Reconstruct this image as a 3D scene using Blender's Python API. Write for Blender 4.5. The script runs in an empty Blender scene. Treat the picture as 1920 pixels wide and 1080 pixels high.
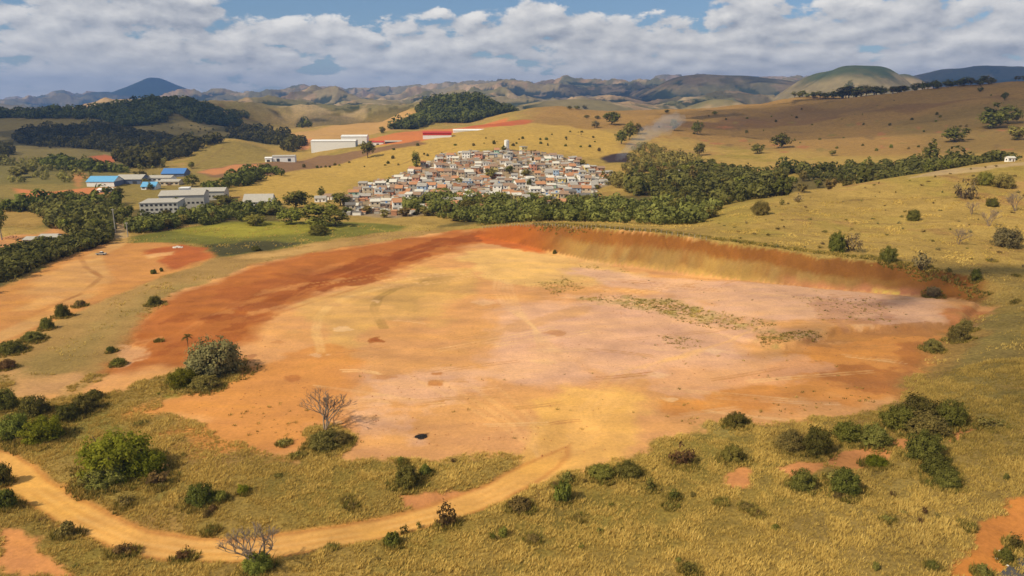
import bpy, math, random
import numpy as np
from mathutils import Vector
rng = np.random.default_rng(11); random.seed(11)
S = bpy.context.scene
C = S.collection
R = math.radians

# ------------------------------------------------------------------ camera
H, F, HOR = 78.0, 1371.0, 195.0
P = math.atan((540-HOR)/F); cP, sP = math.cos(P), math.sin(P)
cam = bpy.data.cameras.new('camera'); cam.sensor_width = 36; cam.lens = 36*F/1920
cam.clip_start = 1; cam.clip_end = 60000
co = bpy.data.objects.new('camera', cam); C.objects.link(co)
co.location = (0, 0, H); co.rotation_euler = (math.pi/2-P, 0, 0)
S.camera = co

# ------------------------------------------------------------------ light, exposure
SUN_EL, SUN_AZ = R(43), R(-122)            # azimuth from +Y, clockwise: behind and to one side of the drone
sun_dir = Vector((math.sin(SUN_AZ)*math.cos(SUN_EL), math.cos(SUN_AZ)*math.cos(SUN_EL), math.sin(SUN_EL)))
sl = bpy.data.lights.new('sun', 'SUN'); sl.energy = 4.9; sl.angle = R(0.5); sl.color = (1.0, 0.87, 0.62)
so = bpy.data.objects.new('sun', sl); C.objects.link(so)
so.rotation_euler = sun_dir.to_track_quat('Z', 'Y').to_euler()
S.view_settings.view_transform = 'Standard'; S.view_settings.look = 'None'
S.view_settings.exposure = -0.04; S.view_settings.gamma = 1.0
S.render.engine = 'CYCLES'
S.cycles.use_denoising = True
S.cycles.max_bounces = 4; S.cycles.diffuse_bounces = 2; S.cycles.transmission_bounces = 2; S.cycles.transparent_max_bounces = 4; S.cycles.volume_bounces = 0

class NT:
    """small helper to write node trees"""
    def __init__(s, tree): s.t = tree; s.n = tree.nodes; s.l = tree.links
    def node(s, typ, **kw):
        n = s.n.new(typ)
        for k, v in kw.items(): setattr(n, k, v)
        return n
    def put(s, sock, v):
        if isinstance(v, bpy.types.NodeSocket): s.l.new(v, sock)
        elif v is not None: sock.default_value = v
    def math(s, op, a, b=None, c=None, clamp=False):
        n = s.node('ShaderNodeMath', operation=op); n.use_clamp = clamp
        s.put(n.inputs[0], a); s.put(n.inputs[1], b)
        if c is not None: s.put(n.inputs[2], c)
        return n.outputs[0]
    def comb(s, x, y, z=0.0):
        n = s.node('ShaderNodeCombineXYZ'); s.put(n.inputs[0], x); s.put(n.inputs[1], y); s.put(n.inputs[2], z)
        return n.outputs[0]
    def noise(s, vec, scale, detail=4, rough=0.55, dist=0.0):
        n = s.node('ShaderNodeTexNoise'); s.put(n.inputs['Vector'], vec)
        n.inputs['Scale'].default_value = scale; n.inputs['Detail'].default_value = detail
        n.inputs['Roughness'].default_value = rough; n.inputs['Distortion'].default_value = dist
        return n.outputs['Fac']
    def ramp(s, v, a, b, lo=0.0, hi=1.0, smooth=True):
        n = s.node('ShaderNodeMapRange'); n.clamp = True
        if smooth: n.interpolation_type = 'SMOOTHSTEP'
        s.put(n.inputs[0], v); s.put(n.inputs[1], a); s.put(n.inputs[2], b); s.put(n.inputs[3], lo); s.put(n.inputs[4], hi)
        return n.outputs[0]
    def mix(s, f, a, b, blend='MIX'):
        n = s.node('ShaderNodeMix', data_type='RGBA', blend_type=blend)
        s.put(n.inputs[0], f); s.put(n.inputs[6], a); s.put(n.inputs[7], b)
        return n.outputs[2]

# ------------------------------------------------------------------ sky with cumulus
W = bpy.data.worlds.new('World'); S.world = W; W.use_nodes = True
T = NT(W.node_tree); T.n.clear()
sky = T.node('ShaderNodeTexSky', sky_type='NISHITA'); sky.sun_disc = False
sky.sun_elevation = SUN_EL; sky.sun_rotation = SUN_AZ; sky.altitude = 700; sky.air_density = 1.0; sky.dust_density = 0.6; sky.ozone_density = 2.0
tc = T.node('ShaderNodeTexCoord'); sep = T.node('ShaderNodeSeparateXYZ'); T.l.new(tc.outputs['Generated'], sep.inputs[0])
x, y, z = sep.outputs
az = T.math('ARCTAN2', x, y); el = T.math('ARCSINE', z)
elp = T.math('MAXIMUM', el, 0.0)
# cloud rows crowd together towards the horizon
v = T.math('MULTIPLY', T.math('LOGARITHM', T.math('ADD', elp, 0.11), 2.718), 5.0)
u = T.math('MULTIPLY', az, 12.5)
def puffs(vec, scale, seed):
    n = T.node('ShaderNodeTexVoronoi', feature='SMOOTH_F1'); n.inputs['Scale'].default_value = scale; n.inputs['Smoothness'].default_value = .35
    T.l.new(vec, n.inputs['Vector']); return T.math('SUBTRACT', 0.62, n.outputs['Distance'])
def cloud_density(du, dv):
    pu, pv = T.math('ADD', u, du), T.math('ADD', v, dv)
    warp = T.math('MULTIPLY', T.math('SUBTRACT', T.noise(T.comb(pu, pv, 1.7), 1.6, 4, .6), .5), .9)
    pw = T.comb(T.math('ADD', pu, warp), T.math('ADD', pv, T.math('MULTIPLY', warp, .7)), 9.1)
    big = T.noise(T.comb(T.math('MULTIPLY', pu, .8), T.math('MULTIPLY', pv, 1.25), 4.1), 0.62, 2, 0.5)
    fine = T.noise(T.comb(pu, pv, 7.7), 3.2, 7, 0.6, 0.1)
    s = T.math('MULTIPLY', T.math('SUBTRACT', big, 0.5), 1.5)
    s = T.math('ADD', s, T.math('MULTIPLY', puffs(pw, 0.95, 0), 0.55))
    s = T.math('ADD', s, T.math('MULTIPLY', puffs(pw, 2.4, 0), 0.34))
    return T.math('ADD', s, T.math('MULTIPLY', T.math('SUBTRACT', fine, 0.5), 0.62))
d0 = cloud_density(0, 0)
d1 = cloud_density(-0.13, 0.26)
cov = T.ramp(elp, 0.08, 0.145, 0.24, -0.19)
cov = T.math('ADD', cov, T.ramp(elp, 0.0, 0.03, -0.06, 0.0))
cov = T.math('ADD', cov, T.ramp(elp, 0.18, 0.5, 0.0, 0.2))
dens = T.math('ADD', d0, cov)
mask = T.ramp(dens, 0.02, 0.17)
lit = T.math('SUBTRACT', d0, d1)
lum = T.math('ADD', 0.50, T.math('MULTIPLY', lit, 1.15))
lum = T.math('ADD', lum, T.ramp(dens, 0.05, 0.8, 0.10, -0.10))
cl = T.mix(T.ramp(lum, 0.10, 0.95, 0, 1, False), (4.6, 4.8, 5.2, 1), (12.6, 12.0, 11.0, 1))
lowair = T.ramp(elp, 0.0, 0.085, 0.5, 0.0)
skyc = T.mix(1.0, sky.outputs[0], (0.90, 1.0, 1.10, 1), 'MULTIPLY')
cl = T.mix(T.math('MULTIPLY', lowair, 1.3), cl, (10.2, 9.8, 9.1, 1))
skyc = T.mix(lowair, skyc, (8.0, 8.4, 8.9, 1))
col = T.mix(T.math('MULTIPLY', mask, 0.97), skyc, cl)
col = T.mix(T.ramp(el, -0.03, -0.01, 1.0, 0.0), col, (3.2, 2.9, 2.4, 1))
bg = T.node('ShaderNodeBackground'); T.l.new(col, bg.inputs[0]); bg.inputs[1].default_value = 0.085
out = T.node('ShaderNodeOutputWorld'); T.l.new(bg.outputs[0], out.inputs[0])

# ------------------------------------------------------------------ pixel rays of the survey, noise
def ray(px, py):
    u = (540-py)/F
    return (px-960)/F, cP+u*sP, -sP+u*cP
def at_depth(px, py, Y):
    a, b, c = ray(px, py); t = Y/b
    return a*t, Y, H+c*t
def at_z(px, py, z):
    a, b, c = ray(px, py); t = (z-H)/c
    return a*t, b*t, z
NTAB = rng.random((8, 256, 256)).astype(np.float32)
def vnoise(x, y, k=0):
    t = NTAB[k % 8]
    xi = np.floor(x).astype(np.int64); yi = np.floor(y).astype(np.int64)
    fx = (x-xi).astype(np.float32); fy = (y-yi).astype(np.float32)
    fx = fx*fx*fx*(fx*(fx*6-15)+10); fy = fy*fy*fy*(fy*(fy*6-15)+10)
    a, b = t[yi & 255, xi & 255], t[yi & 255, (xi+1) & 255]
    c, d = t[(yi+1) & 255, xi & 255], t[(yi+1) & 255, (xi+1) & 255]
    return (a+(b-a)*fx)*(1-fy)+(c+(d-c)*fx)*fy
def fbm(x, y, wl, octv=5, k=0, gain=0.5):
    """about -1..1"""
    s = 0; amp = 1; tot = 0
    x = np.asarray(x, dtype=np.float64)/wl; y = np.asarray(y, dtype=np.float64)/wl
    for i in range(octv):
        ca, sa = math.cos(i*0.7+0.3), math.sin(i*0.7+0.3)
        s = s+amp*(vnoise((ca*x-sa*y)+17.3*i, (sa*x+ca*y)+5.1*i, k+i)*2-1)
        tot += amp; amp *= gain; x = x*2.03; y = y*2.03
    return s/tot*1.6
def ridged(x, y, wl, octv=5, k=0, gain=0.5):
    s = 0; amp = 1; tot = 0
    x = np.asarray(x, dtype=np.float64)/wl; y = np.asarray(y, dtype=np.float64)/wl
    for i in range(octv):
        ca, sa = math.cos(i*1.1+0.5), math.sin(i*1.1+0.5)
        n = 1-np.abs(vnoise((ca*x-sa*y)+11.3*i, (sa*x+ca*y)+3.7*i, k+i)*2-1)
        s = s+amp*n*n; tot += amp; amp *= gain; x = x*2.1; y = y*2.1
    return s/tot
def sstep(a, b, v):
    t = np.clip((v-a)/(b-a), 0, 1); return t*t*(3-2*t)

# ------------------------------------------------------------------ the lie of the land
ctl = []
def cz(z, *pts):
    for px, py in pts: ctl.append(at_z(px, py, z))
def cd(px, *pts):
    for py, Y in pts: ctl.append(at_depth(px, py, Y))
# level ground of the works and the slope the drone stands over
cz(0, (300, 1080), (700, 1080), (1100, 1080), (300, 940), (600, 900), (1000, 950), (1300, 900), (450, 760), (700, 760), (1000, 760), (1300, 760),
   (600, 640), (900, 640), (1200, 640), (330, 640), (480, 560), (700, 520), (900, 520), (290, 570), (440, 515), (560, 482), (700, 456), (820, 437))
cz(-1.0, (130, 740), (220, 650)); cz(-3, (0, 850), (30, 740)); cz(-5, (-300, 1000), (-300, 800)); cz(-2.5, (60, 1000)); cz(-6, (0, 1080))
cz(1.5, (1600, 1080), (1500, 930), (1600, 800)); cz(3, (1750, 1000), (1780, 850), (1780, 700)); cz(1.5, (1920, 1040)); cz(5, (1920, 850), (1920, 720), (2200, 800)); cz(3, (2200, 1050))
cz(4.5, (1900, 600), (1880, 650))
# low ground on one side: lot, bank, marsh
cz(-13, (-300, 640), (0, 640), (60, 620), (110, 594), (200, 528), (190, 476), (60, 520), (230, 450), (330, 470), (395, 487), (480, 470))
cz(-14, (-300, 540), (0, 560)); cz(-12, (590, 452), (700, 438))
cz(-15, (300, 440), (420, 450), (440, 420), (560, 440), (560, 415), (650, 425), (120, 430), (0, 450), (750, 424))
# land behind, one column after another (row, depth)
cd(-300, (430, 560), (390, 700), (340, 900), (300, 1150), (260, 1450), (213, 1800))
cd(100, (390, 680), (340, 900), (300, 1150), (262, 1450), (212, 1800), (206, 2150))
cd(300, (400, 640), (350, 850), (320, 1050), (290, 1300), (250, 1600), (190, 2000)); ctl.append((-1100, 2450, 20))
cd(200, (400, 640), (350, 880), (310, 1100), (270, 1400), (235, 1650), (205, 1950))
cd(440, (370, 760), (330, 960), (300, 1100), (263, 1250), (225, 1900), (203, 2250)); ctl.append(at_depth(440, 280, 1480)); ctl.append(at_depth(380, 265, 1420))
cd(350, (310, 1050), (268, 1260))
cd(520, (300, 1080), (285, 1210), (268, 1450), (236, 1900), (215, 2250))
cd(560, (370, 700), (330, 850), (310, 1000), (290, 1150), (265, 1400), (245, 1700)); ctl.append((-640, 2100, 0))
cd(700, (385, 650), (340, 780), (300, 950), (275, 1050), (265, 1250), (245, 1500), (229, 1800)); ctl.append((-430, 2200, 10))
cd(820, (385, 680), (340, 780), (300, 890), (280, 1000), (254, 1200), (243, 1450), (232, 1650))
cd(900, (400, 634), (350, 740), (300, 870), (275, 950), (250, 1150), (238, 1350), (231, 1600))
cd(1000, (400, 600), (350, 720), (300, 860), (275, 960), (245, 1180), (228, 1420), (204, 1720)); ctl.append((60, 2150, 20))
cd(1100, (370, 650), (340, 750), (300, 900), (250, 1150), (225, 1400), (204, 1700)); ctl.append((250, 2150, 20))
cz(-4, (1100, 410), (960, 412)); cz(0, (1200, 405))
cd(1300, (400, 520), (360, 640), (320, 800), (280, 1000), (240, 1250), (205, 1600)); ctl.append((500, 2100, 30))
cd(1500, (350, 650), (300, 850), (270, 1050), (230, 1350), (186, 1700)); ctl.append((830, 2150, 40))
cd(1700, (300, 780), (270, 950), (220, 1250), (171, 1500)); ctl.append((1000, 2000, 40))
cd(1920, (280, 800), (240, 1000), (155, 1400)); cd(2250, (330, 640), (300, 760), (240, 950), (150, 1350)); ctl.append((1300, 1900, 50)); ctl.append((1700, 1900, 60))
# the dry hill over the cut
cd(1272, (441, 352)); cd(1300, (437, 374), (422, 430), (411, 480)); cd(1400, (458, 338), (428, 395), (400, 445), (383, 490))
cd(1500, (472, 328), (420, 400), (385, 470), (364, 520)); ctl.append((250, 600, 5))
cd(1600, (485, 317), (440, 380), (390, 455), (345, 540)); cd(1700, (503, 306), (430, 390), (370, 480), (329, 560)); ctl.append((350, 655, 12))
cd(1800, (530, 292), (440, 370), (370, 465), (313, 590)); cd(1900, (540, 285), (450, 360), (380, 450), (301, 620)); ctl.append((495, 715, 22)); cd(2200, (540, 300), (440, 390), (310, 620))
cd(1100, (427, 383)); cd(1190, (433, 366)); cd(1000, (423, 412)); ctl.append(at_depth(930, 426, 440))
ctl = np.array(ctl)
def uv_of(X, Y): return np.stack([X/Y*1.6, np.log(Y/300.0)], -1)
K = uv_of(ctl[:, 0], ctl[:, 1]); n_c = len(K)
def tps(r2): return 0.5*r2*np.log(r2+1e-9)
A = np.zeros((n_c+3, n_c+3)); A[:n_c, :n_c] = tps(((K[:, None]-K[None])**2).sum(-1))+np.eye(n_c)*0.0003
A[:n_c, n_c] = 1; A[:n_c, n_c+1:] = K; A[n_c, :n_c] = 1; A[n_c+1:, :n_c] = K.T
wts = np.linalg.solve(A, np.concatenate([ctl[:, 2], np.zeros(3)]))
def natural(X, Y):
    Yc = np.clip(Y, 85, 2450); q = uv_of(np.clip(X/Y, -.95, .95)*Yc, Yc); sh = q.shape[:-1]; q = q.reshape(-1, 2); o = np.empty(len(q))
    for i in range(0, len(q), 20000):
        b = q[i:i+20000]
        o[i:i+20000] = tps(((b[:, None]-K[None])**2).sum(-1))@wts[:n_c]+wts[n_c]+b@wts[n_c+1:]
    return o.reshape(sh)
def seg_dist(X, Y, line):
    """distance to a polyline and the running length of the foot point"""
    best = np.full(X.shape, 1e9); run = np.zeros(X.shape); acc = 0
    for (x0, y0), (x1, y1) in zip(line[:-1], line[1:]):
        dx, dy = x1-x0, y1-y0; L2 = dx*dx+dy*dy+1e-9
        t = np.clip(((X-x0)*dx+(Y-y0)*dy)/L2, 0, 1)
        d = np.hypot(X-x0-t*dx, Y-y0-t*dy); m = d < best
        best = np.where(m, d, best); run = np.where(m, acc+t*math.sqrt(L2), run); acc += math.sqrt(L2)
    return best, run
def poly_sd(X, Y, poly):
    """signed distance, positive inside"""
    d, _ = seg_dist(X, Y, list(poly)+[poly[0]])
    ins = np.zeros(X.shape, bool); n = len(poly)
    for i in range(n):
        x0, y0 = poly[i]; x1, y1 = poly[(i+1) % n]
        if y0 == y1: continue
        c = ((y0 > Y) != (y1 > Y)) & (X < (x1-x0)*(Y-y0)/(y1-y0)+x0)
        ins ^= c
    return np.where(ins, d, -d)
def flat(pts, z=0.0): return [at_z(px, py, z)[:2] for px, py in pts]
WALL_FOOT = [(880, 441), (960, 455), (1020, 472), (1100, 490), (1250, 511), (1400, 528), (1560, 546), (1700, 554), (1800, 562)]
FLOOR = flat(WALL_FOOT+[(1860, 580), (1800, 622), (1740, 690), (1690, 745), (1500, 800), (1300, 805), (1000, 860), (500, 840), (350, 700), (600, 500), (800, 445)])
TERRACE = flat([(1060, 500), (1500, 545), (1830, 575), (1800, 612), (1700, 622), (1600, 622), (1545, 632), (1480, 655), (1400, 640), (1250, 590), (1100, 560)])
ROAD = flat([(-60, 800), (0, 848), (60, 905), (150, 962), (250, 1004), (350, 1024), (450, 1024), (560, 1008), (700, 985), (830, 955), (930, 918), (1000, 876), (1050, 842), (1085, 812)])
def far_land(X, Y):
    t = X/Y
    px = 960+t*F/cP
    grow = np.clip((Y-2300)/6500, 0, 1.2)
    z = 8+100*grow+(98+105*grow)*(ridged(X, Y*1.25, 2100, 5, 1, .42)-0.45)*1.9+(44+32*grow)*(ridged(X, Y*1.1, 700, 6, 4, .52)-.45)*1.9
    def bump(pxc, pyc, Yc, wl, wr, wy, pw=2.0):
        xc = (pxc-960)/F*cP*Yc; h = 78+(HOR-pyc)/F*Yc*0.95
        dx = X-xc+fbm(X, Y, 700, 3, 5)*120; wx = np.where(dx < 0, wl, wr)
        return h*np.exp(-np.abs(dx/wx)**pw-np.abs((Y-Yc)/wy)**2)
    z = np.maximum(z, bump(1590, 126, 3700, 330, 330, 520)*(1+0.04*fbm(X, Y, 300, 3, 2))+12)
    z = np.maximum(z, bump(1660, 140, 4100, 300, 260, 420))
    z = np.maximum(z, bump(1350, 146, 5600, 620, 800, 420, 4)*(0.96+0.05*fbm(X, Y, 500, 3, 4)))
    z = np.maximum(z, bump(1840, 119, 6600, 800, 2600, 600, 2.6)*(0.97+0.06*fbm(X, Y, 600, 4, 4)))
    z = np.maximum(z, bump(1130, 186, 2700, 420, 260, 260)); z = np.maximum(z, bump(1345, 186, 2500, 160, 160, 200))
    z = np.maximum(z, bump(480, 199, 2500, 190, 160, 220))
    return z
SKY_X = np.array([-700, -300, 0, 60, 130, 200, 250, 300, 340, 380, 480, 580, 680, 760, 830, 900, 965, 1010, 1060, 1130, 1180, 1240, 1300, 1380, 1480, 1600, 1920, 2600])
SKY_Y = np.array([178, 180, 183, 178, 172, 173, 172, 172, 170, 168, 171, 161, 164, 161, 155, 152, 147, 153, 145, 150, 152, 142, 141, 144, 143, 143, 140, 140])

# polar ground grid: fine where the drone looks, out to the far ranges
NC = 1300
tcol = np.concatenate([np.linspace(-4, -1.05, 31)[:-1], np.tan(np.linspace(math.atan(-1.05), math.atan(1.05), NC-60)), np.linspace(1.05, 4, 31)[1:]])
def rows_px(p0, p1, n, z=0):
    return np.array([at_z(960, p, z)[1] for p in np.linspace(p0, p1, n)])
Yr = np.concatenate([np.linspace(25, 100, 14), rows_px(1100, 430, 470), np.geomspace(at_z(960, 430, 0)[1]+2.0, 2300, 330)[1:], np.geomspace(2330, 15500, 430)])
Yr = np.unique(Yr); NR = len(Yr)
GX = tcol[None, :]*Yr[:, None]; GY = np.repeat(Yr[:, None], NC, 1)
iN = int(np.searchsorted(Yr, 2320))
Z = np.zeros((NR, NC)); wall_f = np.zeros((NR, NC))
Z[:iN] = natural(GX[:iN], GY[:iN])
kx = (858-960)/F*cP*1900
Z[:iN] = np.maximum(Z[:iN], 88*np.exp(-np.abs((GX[:iN]-kx)/np.where(GX[:iN] < kx, 200, 150))**2.6-((GY[:iN]-1900)/190)**2))
# keep the ground off the survey's smoothness
und = fbm(GX[:iN], GY[:iN], 26, 4, 1)*0.35+fbm(GX[:iN], GY[:iN], 140, 4, 2)*np.clip((GY[:iN]-500)/900, 0, 1)*5+fbm(GX[:iN], GY[:iN], 60, 4, 4)*np.clip((GY[:iN]-420)/700, 0, 1)*1.2
iP = int(np.searchsorted(Yr, 560))
x_, y_ = GX[:iP], GY[:iP]
sdF = poly_sd(x_+fbm(x_, y_, 14, 3, 3)*0.8, y_+fbm(x_, y_, 9, 3, 6)*1.1, FLOOR)
sdT = poly_sd(x_+fbm(x_, y_, 9, 3, 3)*1.5, y_, TERRACE)
floor_z = sstep(-1.4, 1.4, sdT)*2.1*sstep(60, 105, x_)+fbm(x_, y_, 45, 3, 2)*0.22
gully = fbm(x_*1.1+y_*.3, y_*.2, 6, 5, 5, .62)
wf = np.clip((-sdF)/(15.5+gully*1.5), 0, 1)
Z[:iN] += und
wallable = (sdF < 0)
Z[:iP] = np.where(sdF > 0, floor_z, floor_z*(1-wf)+Z[:iP]*wf)
wall_f[:iP] = np.where(sdF > 0, 0, wf)
rd, rrun = seg_dist(x_, y_, ROAD)
Z[:iP] -= 1.1*np.exp(-(rd/5.5)**4)*(y_ < 185)
Zf = far_land(GX[iN-60:], GY[iN-60:])
ms = np.max((Zf-H)/GY[iN-60:]*((GY[iN-60:] > 6800)), 0)
ker = np.hanning(61); ker /= ker.sum()
ms = np.convolve(np.pad(ms, 30, 'edge'), ker, 'valid')
tgt = (HOR-np.interp(960+tcol*F/cP, SKY_X, SKY_Y))/F*.95
lift = np.clip(tgt-ms, -.03, .03)
wy = sstep(4600, 7600, GY[iN-60:])
Zf = Zf+lift[None]*GY[iN-60:]*wy
cap = H+(tgt[None]+.0022*fbm(GX[iN-60:], GY[iN-60:], 1500, 3, 2)+.001)*GY[iN-60:]; Zf = np.where(GY[iN-60:] > 6900, np.minimum(Zf, cap-6*np.log1p(np.exp(np.clip((Zf-cap)/-25, -30, 30)))*0), Zf)
xc = (299-960)/F*cP*12500
dx = (GX[iN-60:]-xc)
peak = 78+(HOR-150)/F*12500*1.03
Zf = np.maximum(Zf, peak*(0.55*np.exp(-np.abs(dx/1500)**1.7)+0.45*np.exp(-np.abs((dx+fbm(GX[iN-60:], GY[iN-60:], 600, 4, 2)*60)/420)**1.25))*np.exp(-((GY[iN-60:]-12500)/1300)**2))
bl = sstep(2080, 2300, GY[iN-60:iN])
Z[iN-60:iN] = Z[iN-60:iN]*(1-bl)+Zf[:60]*bl
Z[iN:] = Zf[60:]
lnY = np.log(Yr)
def ground(X, Y):
    X = np.asarray(X, float); Y = np.asarray(Y, float)
    c = np.clip(np.interp(X/Y, tcol, np.arange(NC)), 0, NC-1.001)
    r = np.clip(np.interp(np.log(Y), lnY, np.arange(NR)), 0, NR-1.001)
    ci, ri = c.astype(int), r.astype(int); fc, fr = c-ci, r-ri
    return (Z[ri, ci]*(1-fc)+Z[ri, ci+1]*fc)*(1-fr)+(Z[ri+1, ci]*(1-fc)+Z[ri+1, ci+1]*fc)*fr
YS = np.geomspace(60, 15000, 5000)
def hit(px, py):
    """where a line of sight of the survey meets the land"""
    a, b, c = ray(px, py); t = YS/b
    h = H+c*t-ground(a*t, YS); k = np.argmax(h < 0)
    if h[k] >= 0: k = len(YS)-1
    k = max(k, 1); f = h[k-1]/(h[k-1]-h[k]+1e-9); f = min(max(f, 0), 1)
    Y = YS[k-1]+(YS[k]-YS[k-1])*f; X = a*Y/b
    return float(X), float(Y), float(ground(X, Y))
def hits(pts): return [hit(px, py)[:2] for px, py in pts]

# ------------------------------------------------------------------ what the ground is made of
col = np.zeros((NR, NC, 3), np.float32); grs = np.ones((NR, NC), np.float32)
def C3(*c): return np.array(c, np.float32)
n1 = fbm(GX, GY, 18, 4, 0); n2 = fbm(GX, GY, 70, 4, 3); n3 = fbm(GX, GY, 5, 3, 6)
def lerp(a, b, t): return a+(b-a)*t[..., None]
GRASS = C3(.348, .230, .064)
base = lerp(GRASS, C3(.27, .195, .045), sstep(-.1, .9, n2+.4*n1))
base = lerp(base, C3(.30, .165, .06), sstep(.25, 1.0, fbm(GX, GY, 38, 4, 5)+.3*n3)*.7)
base = lerp(base, C3(.20, .165, .04), sstep(.25, .9, fbm(GX, GY, 25, 4, 2)+.25*n3)*.5*(GY < 300))
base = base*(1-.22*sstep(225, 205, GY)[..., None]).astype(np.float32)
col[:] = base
def paint(poly_px, c, soft=2.0, amp=2.0, wl=14, alpha=1.0, g=None, k=0, world=None, rough=None):
    poly = world or hits(poly_px)
    xs = [p[0] for p in poly]; ys = [p[1] for p in poly]; pad = soft+amp*2+2
    r0, r1 = np.searchsorted(Yr, [min(ys)-pad, max(ys)+pad])
    if r1 <= r0: return
    r1 = min(r1+1, NR); r0 = max(r0-1, 0)
    tl = min((min(xs)-pad)/Yr[r] for r in (r0, r1-1)); th = max((max(xs)+pad)/Yr[r] for r in (r0, r1-1))
    c0, c1 = np.searchsorted(tcol, [tl, th]); c0 = max(c0-1, 0); c1 = min(c1+1, NC)
    if c1 <= c0: return
    sl = (slice(r0, r1), slice(c0, c1)); X, Y = GX[sl], GY[sl]
    sd = poly_sd(X, Y, poly)+fbm(X, Y, wl, 5, k, .6)*amp
    m = sstep(-soft, soft, sd)*alpha
    if rough is not None: m = m*np.clip(0.5+rough*fbm(X, Y, wl*.6, 5, k+2, .65), 0, 1)
    m = m.astype(np.float32)
    col[sl] = lerp(col[sl], C3(*c), m)
    if g is not None: grs[sl] = grs[sl]*(1-m)+g*m
def stroke(pts_px, c, w, soft=0.6, alpha=1.0, g=None, amp=.4, wl=6, k=1):
    line = hits(pts_px)
    xs = [p[0] for p in line]; ys = [p[1] for p in line]; pad = w+soft+3
    r0, r1 = np.searchsorted(Yr, [min(ys)-pad, max(ys)+pad]); r1 = min(r1+1, NR)
    X, Y = GX[r0:r1], GY[r0:r1]
    d, run = seg_dist(X, Y, line)
    d = d+fbm(X, Y, wl, 4, k)*amp
    m = ((1-sstep(w-soft, w+soft, d))*alpha*np.clip(.75+.5*fbm(X, Y, wl*2, 3, k+3), 0, 1)).astype(np.float32)
    col[r0:r1] = lerp(col[r0:r1], C3(*c), m)
    if g is not None: grs[r0:r1] = grs[r0:r1]*(1-m)+g*m
# the hills behind
paint([(940, 240), (1000, 205), (1300, 200), (1500, 183), (1700, 168), (1930, 150), (2300, 140), (2300, 300), (1900, 285), (1700, 290), (1500, 285), (1300, 262), (1150, 240)], (.27, .155, .052), 40, 40, 150, .85)
paint([(1200, 240), (1500, 200), (1700, 195), (1500, 230)], (.15, .085, .045), 30, 40, 100, .5)
paint([(1650, 230), (1800, 200), (2000, 180), (2000, 290), (1800, 280)], (.17, .12, .042), 40, 40, 110, .6)
paint([(-600, 205), (100, 210), (250, 190), (400, 215), (540, 250), (560, 270), (420, 262), (300, 300), (100, 330), (-600, 340)], (.155, .125, .045), 30, 30, 150, .9)
paint([(-100, 300), (100, 330), (300, 300), (420, 330), (440, 350), (380, 380), (200, 390), (-100, 400)], (.22, .165, .048), 20, 25, 70, .85)
paint([(-100, 318), (60, 300), (200, 312), (240, 330), (150, 350), (-100, 350)], (.15, .13, .04), 15, 25, 60, .7)
paint([(320, 235), (370, 220), (420, 235), (380, 245)], (.27, .20, .07), 12, 12, 60)
paint([(340, 320), (370, 275), (430, 262), (500, 280), (530, 300), (430, 312), (390, 318)], (.25, .18, .05), 10, 8, 60)
paint([(440, 350), (520, 325), (640, 296), (800, 255), (1000, 230), (1150, 250), (1180, 300), (1060, 290), (940, 280), (830, 292), (690, 340), (600, 372), (500, 380)], (.43, .275, .066), 10, 8, 60, .9)
paint([(-100, 360), (60, 375), (240, 385), (240, 420), (120, 430), (-100, 430)], (.17, .135, .042), 8, 6, 40, .8)
paint([(0, 385), (80, 388), (100, 410), (60, 428), (0, 425)], (.34, .21, .06), 5, 5, 30, .9)
# cattle paths and worn lines on the pastures
for ln in ([(830, 252), (960, 268), (1060, 284), (1110, 300)], [(1000, 246), (1060, 250), (1120, 262)], [(700, 320), (800, 290), (900, 270)], [(1240, 262), (1350, 258), (1500, 240), (1700, 214), (1900, 190)], [(1300, 275), (1450, 262), (1620, 262), (1760, 240)],
           [(1210, 225), (1400, 212), (1600, 198), (1800, 176)], [(1330, 246), (1420, 252), (1540, 246)], [(1420, 420), (1560, 412), (1720, 420), (1900, 410)], [(1350, 440), (1500, 440), (1650, 455), (1800, 470)], [(1500, 385), (1650, 372), (1800, 368)], [(360, 318), (400, 290), (420, 275)], [(20, 330), (120, 322), (220, 330)]):
    stroke(ln, (.17, .10, .045), 1.2, .8, .55, amp=1.2, wl=14)
paint([(1220, 235), (1400, 222), (1700, 196), (1900, 176), (1900, 184), (1600, 214), (1300, 242)], (.16, .085, .04), 10, 20, 70, .6)
for k in range(60):
    q = rng.random(4); px, py = 1230+660*q[0], 225+65*q[1]
    paint([(px-14*q[2]-4, py), (px, py-1.5-q[3]*2), (px+12*q[2]+4, py), (px, py+1.5+2*q[3])], ((.34, .13, .06), (.16, .10, .045), (.20, .15, .045))[k % 3], 2, 5, 14, .6)
# industrial earthworks
paint([(540, 252), (600, 243), (700, 229), (790, 214), (800, 224), (700, 252), (600, 262), (570, 275)], (.43, .25, .09), 8, 6, 60, 1, .2)
paint([(560, 262), (585, 260), (580, 280), (560, 282)], (.50, .22, .09), 5, 4, 30, 1, .1)
paint([(690, 262), (790, 243), (950, 222), (970, 234), (900, 243), (860, 246), (790, 266), (715, 272)], (.50, .17, .055), 6, 5, 50, 1, .1)
paint([(860, 243), (940, 229), (1000, 226), (960, 236)], (.42, .10, .04), 6, 5, 40, .8, .1)
paint([(370, 322), (440, 308), (520, 303), (600, 292), (690, 283), (790, 262), (795, 270), (700, 288), (560, 318), (470, 335), (390, 332)], (.205, .115, .06), 5, 5, 40, .95, .5)
paint([(375, 322), (440, 309), (500, 306), (470, 318), (400, 328)], (.47, .20, .08), 5, 5, 30, 1, .2)
paint([(25, 352), (90, 360), (160, 352), (220, 350), (215, 360), (140, 368), (50, 372)], (.52, .19, .07), 4, 4, 30, 1, .1)
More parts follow.
